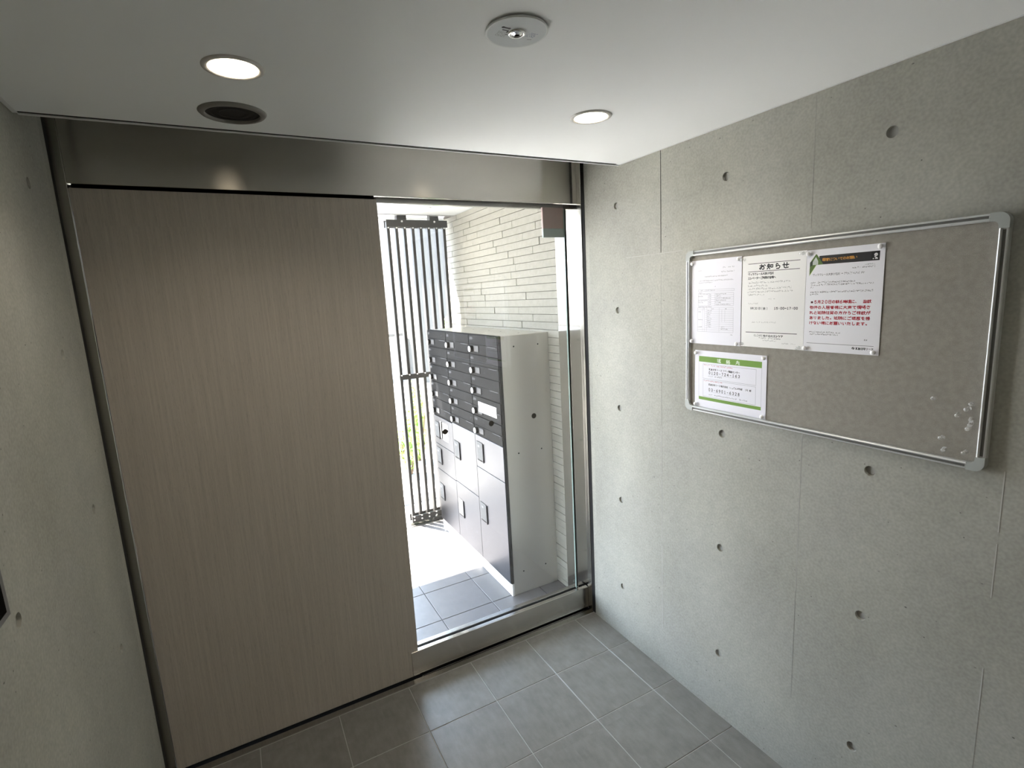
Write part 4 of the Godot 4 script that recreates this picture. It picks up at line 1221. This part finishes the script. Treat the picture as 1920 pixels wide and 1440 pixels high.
	fine(im, 0.091 * W, 0.819 * h, 0.485 * W, 12, r, k, 0.9)
	fine(im, 0.816 * W, 0.856 * h, 0.858 * W, 12, r, k, 1.0)
	stroke(im, Vector2(0.048 * W, 0.917 * h), Vector2(0.933 * W, 0.917 * h), 1.4, l)
	stroke(im, Vector2(0.688 * W, 0.945 * h), Vector2(0.689 * W, 0.945 * h), 10.5, k)
	stroke(im, Vector2(0.683 * W, 0.953 * h), Vector2(0.692 * W, 0.938 * h), 2.4, Color(0.8, 0.8, 0.8))
	text(im, "東急住宅リース", 0.717 * W, 0.934 * h, 19, 20, 0.0315 * W, 1.5, k)
	return done(im)

func print_contact() -> ImageTexture:
	var W := 905.0
	var h := 640.0
	var im := blank(905, 640, Color(0.92, 0.92, 0.95))
	var r := RandomNumberGenerator.new()
	r.seed = 104
	var k := Color(0.08, 0.08, 0.09)
	var l := Color(0.45, 0.45, 0.48)
	var gr := Color(0.42, 0.58, 0.20)
	var red := Color(0.68, 0.22, 0.26)
	rect(im, 0.063 * W, 0.101 * h, 0.940 * W, 0.198 * h, gr)
	rect(im, 0.063 * W, 0.815 * h, 0.940 * W, 0.868 * h, gr)
	text(im, "連絡先", 0.340 * W, 0.120 * h, 48, 43, 0.1320 * W, 3.0, Color(0.86, 0.90, 0.82))
	stroke(im, Vector2(0.064 * W, 0.2 * h), Vector2(0.064 * W, 0.82 * h), 0.8, l)
	stroke(im, Vector2(0.940 * W, 0.2 * h), Vector2(0.940 * W, 0.82 * h), 0.8, l)
	frame(im, 0.129 * W, 0.229 * h, 0.872 * W, 0.482 * h, 0.9, l)
	frame(im, 0.131 * W, 0.505 * h, 0.870 * W, 0.798 * h, 0.9, l)
	fine(im, 0.136 * W, 0.238 * h, 0.23 * W, 13, r, red, 1.0); fine(im, 0.25 * W, 0.238 * h, 0.31 * W, 13, r, red, 1.0); fine(im, 0.335 * W, 0.238 * h, 0.565 * W, 13, r, red, 1.1)
	text(im, "東急住宅リース", 0.218 * W, 0.297 * h, 21, 22, 0.0290 * W, 1.4, k)
	fine(im, 0.425 * W, 0.298 * h, 0.465 * W, 20, r, k, 1.5)
	fine(im, 0.47 * W, 0.298 * h, 0.505 * W, 20, r, k, 1.5)
	text(im, "連絡センター", 0.508 * W, 0.297 * h, 22, 22, 0.0262 * W, 1.5, k)
	text(im, "0120-724-163", 0.216 * W, 0.350 * h, 28, 31, 0.0382 * W, 2.5, k)
	stroke(im, Vector2(0.222 * W, 0.410 * h), Vector2(0.665 * W, 0.410 * h), 0.6, l)
	fine(im, 0.215 * W, 0.424 * h, 0.29 * W, 12, r, k, 0.9); fine(im, 0.305 * W, 0.424 * h, 0.418 * W, 12, r, k, 1.0)
	fine(im, 0.138 * W, 0.510 * h, 0.427 * W, 13, r, red, 1.0)
	text(im, "東急住宅リース株式会社", 0.217 * W, 0.562 * h, 21, 22, 0.0262 * W, 1.4, k)
	fine(im, 0.528 * W, 0.563 * h, 0.64 * W, 21, r, k, 1.6)
	text(im, "本部", 0.648 * W, 0.562 * h, 22, 22, 0.0270 * W, 1.6, k)
	fine(im, 0.728 * W, 0.563 * h, 0.785 * W, 21, r, k, 1.6); text(im, "部", 0.790 * W, 0.562 * h, 22, 22, 20, 1.6, k)
	text(im, "03-6901-6328", 0.216 * W, 0.645 * h, 28, 33, 0.0382 * W, 2.5, k)
	stroke(im, Vector2(0.222 * W, 0.708 * h), Vector2(0.665 * W, 0.708 * h), 0.6, l)
	fine(im, 0.215 * W, 0.745 * h, 0.275 * W, 13, r, k, 0.9); fine(im, 0.30 * W, 0.745 * h, 0.635 * W, 13, r, k, 0.9); fine(im, 0.66 * W, 0.745 * h, 0.764 * W, 13, r, k, 1.1)
	return done(im)

func tex_sticker() -> ImageTexture:
	var im := blank(320, 96, Color(0.88, 0.88, 0.88))
	var r := RandomNumberGenerator.new()
	r.seed = 105
	var p := Color(0.80, 0.52, 0.55)
	stroke(im, Vector2(24, 24), Vector2(64, 24), 5, p); stroke(im, Vector2(64, 24), Vector2(28, 68), 5, p); stroke(im, Vector2(28, 68), Vector2(70, 72), 5, p)
	fine(im, 90, 18, 180, 20, r, Color(0.5, 0.5, 0.5), 2.0)
	fine(im, 90, 48, 250, 18, r, Color(0.5, 0.5, 0.5), 2.0)
	stroke(im, Vector2(90, 84), Vector2(290, 84), 1.0, Color(0.65, 0.65, 0.65))
	return done(im)

func tex_emergency() -> ImageTexture:
	var im := blank(512, 512, Color(0.80, 0.82, 0.83))
	var r := RandomNumberGenerator.new()
	r.seed = 106
	var k := Color(0.08, 0.08, 0.08)
	var b := Color(0.40, 0.44, 0.58)
	for i in 6: fine(im, 95, 150 + i * 15, 190 - i * 4, 11, r, Color(0.4, 0.4, 0.4), 1.0)
	stroke(im, Vector2(105, 300), Vector2(160, 300), 10, k); stroke(im, Vector2(105, 300), Vector2(106, 300), 15, k); stroke(im, Vector2(160, 300), Vector2(161, 300), 13, k)
	stroke(im, Vector2(120, 262), Vector2(170, 262), 7, k); stroke(im, Vector2(170, 262), Vector2(172, 236), 7, k)
	stroke(im, Vector2(180, 200), Vector2(190, 200), 5, k)
	for i in 4: fine(im, 345 + i * 8, 230 + i * 20, 430, 16, r, b, 1.6)
	stroke(im, Vector2(395, 190), Vector2(430, 200), 3, Color(0.3, 0.3, 0.3))
	return done(im)
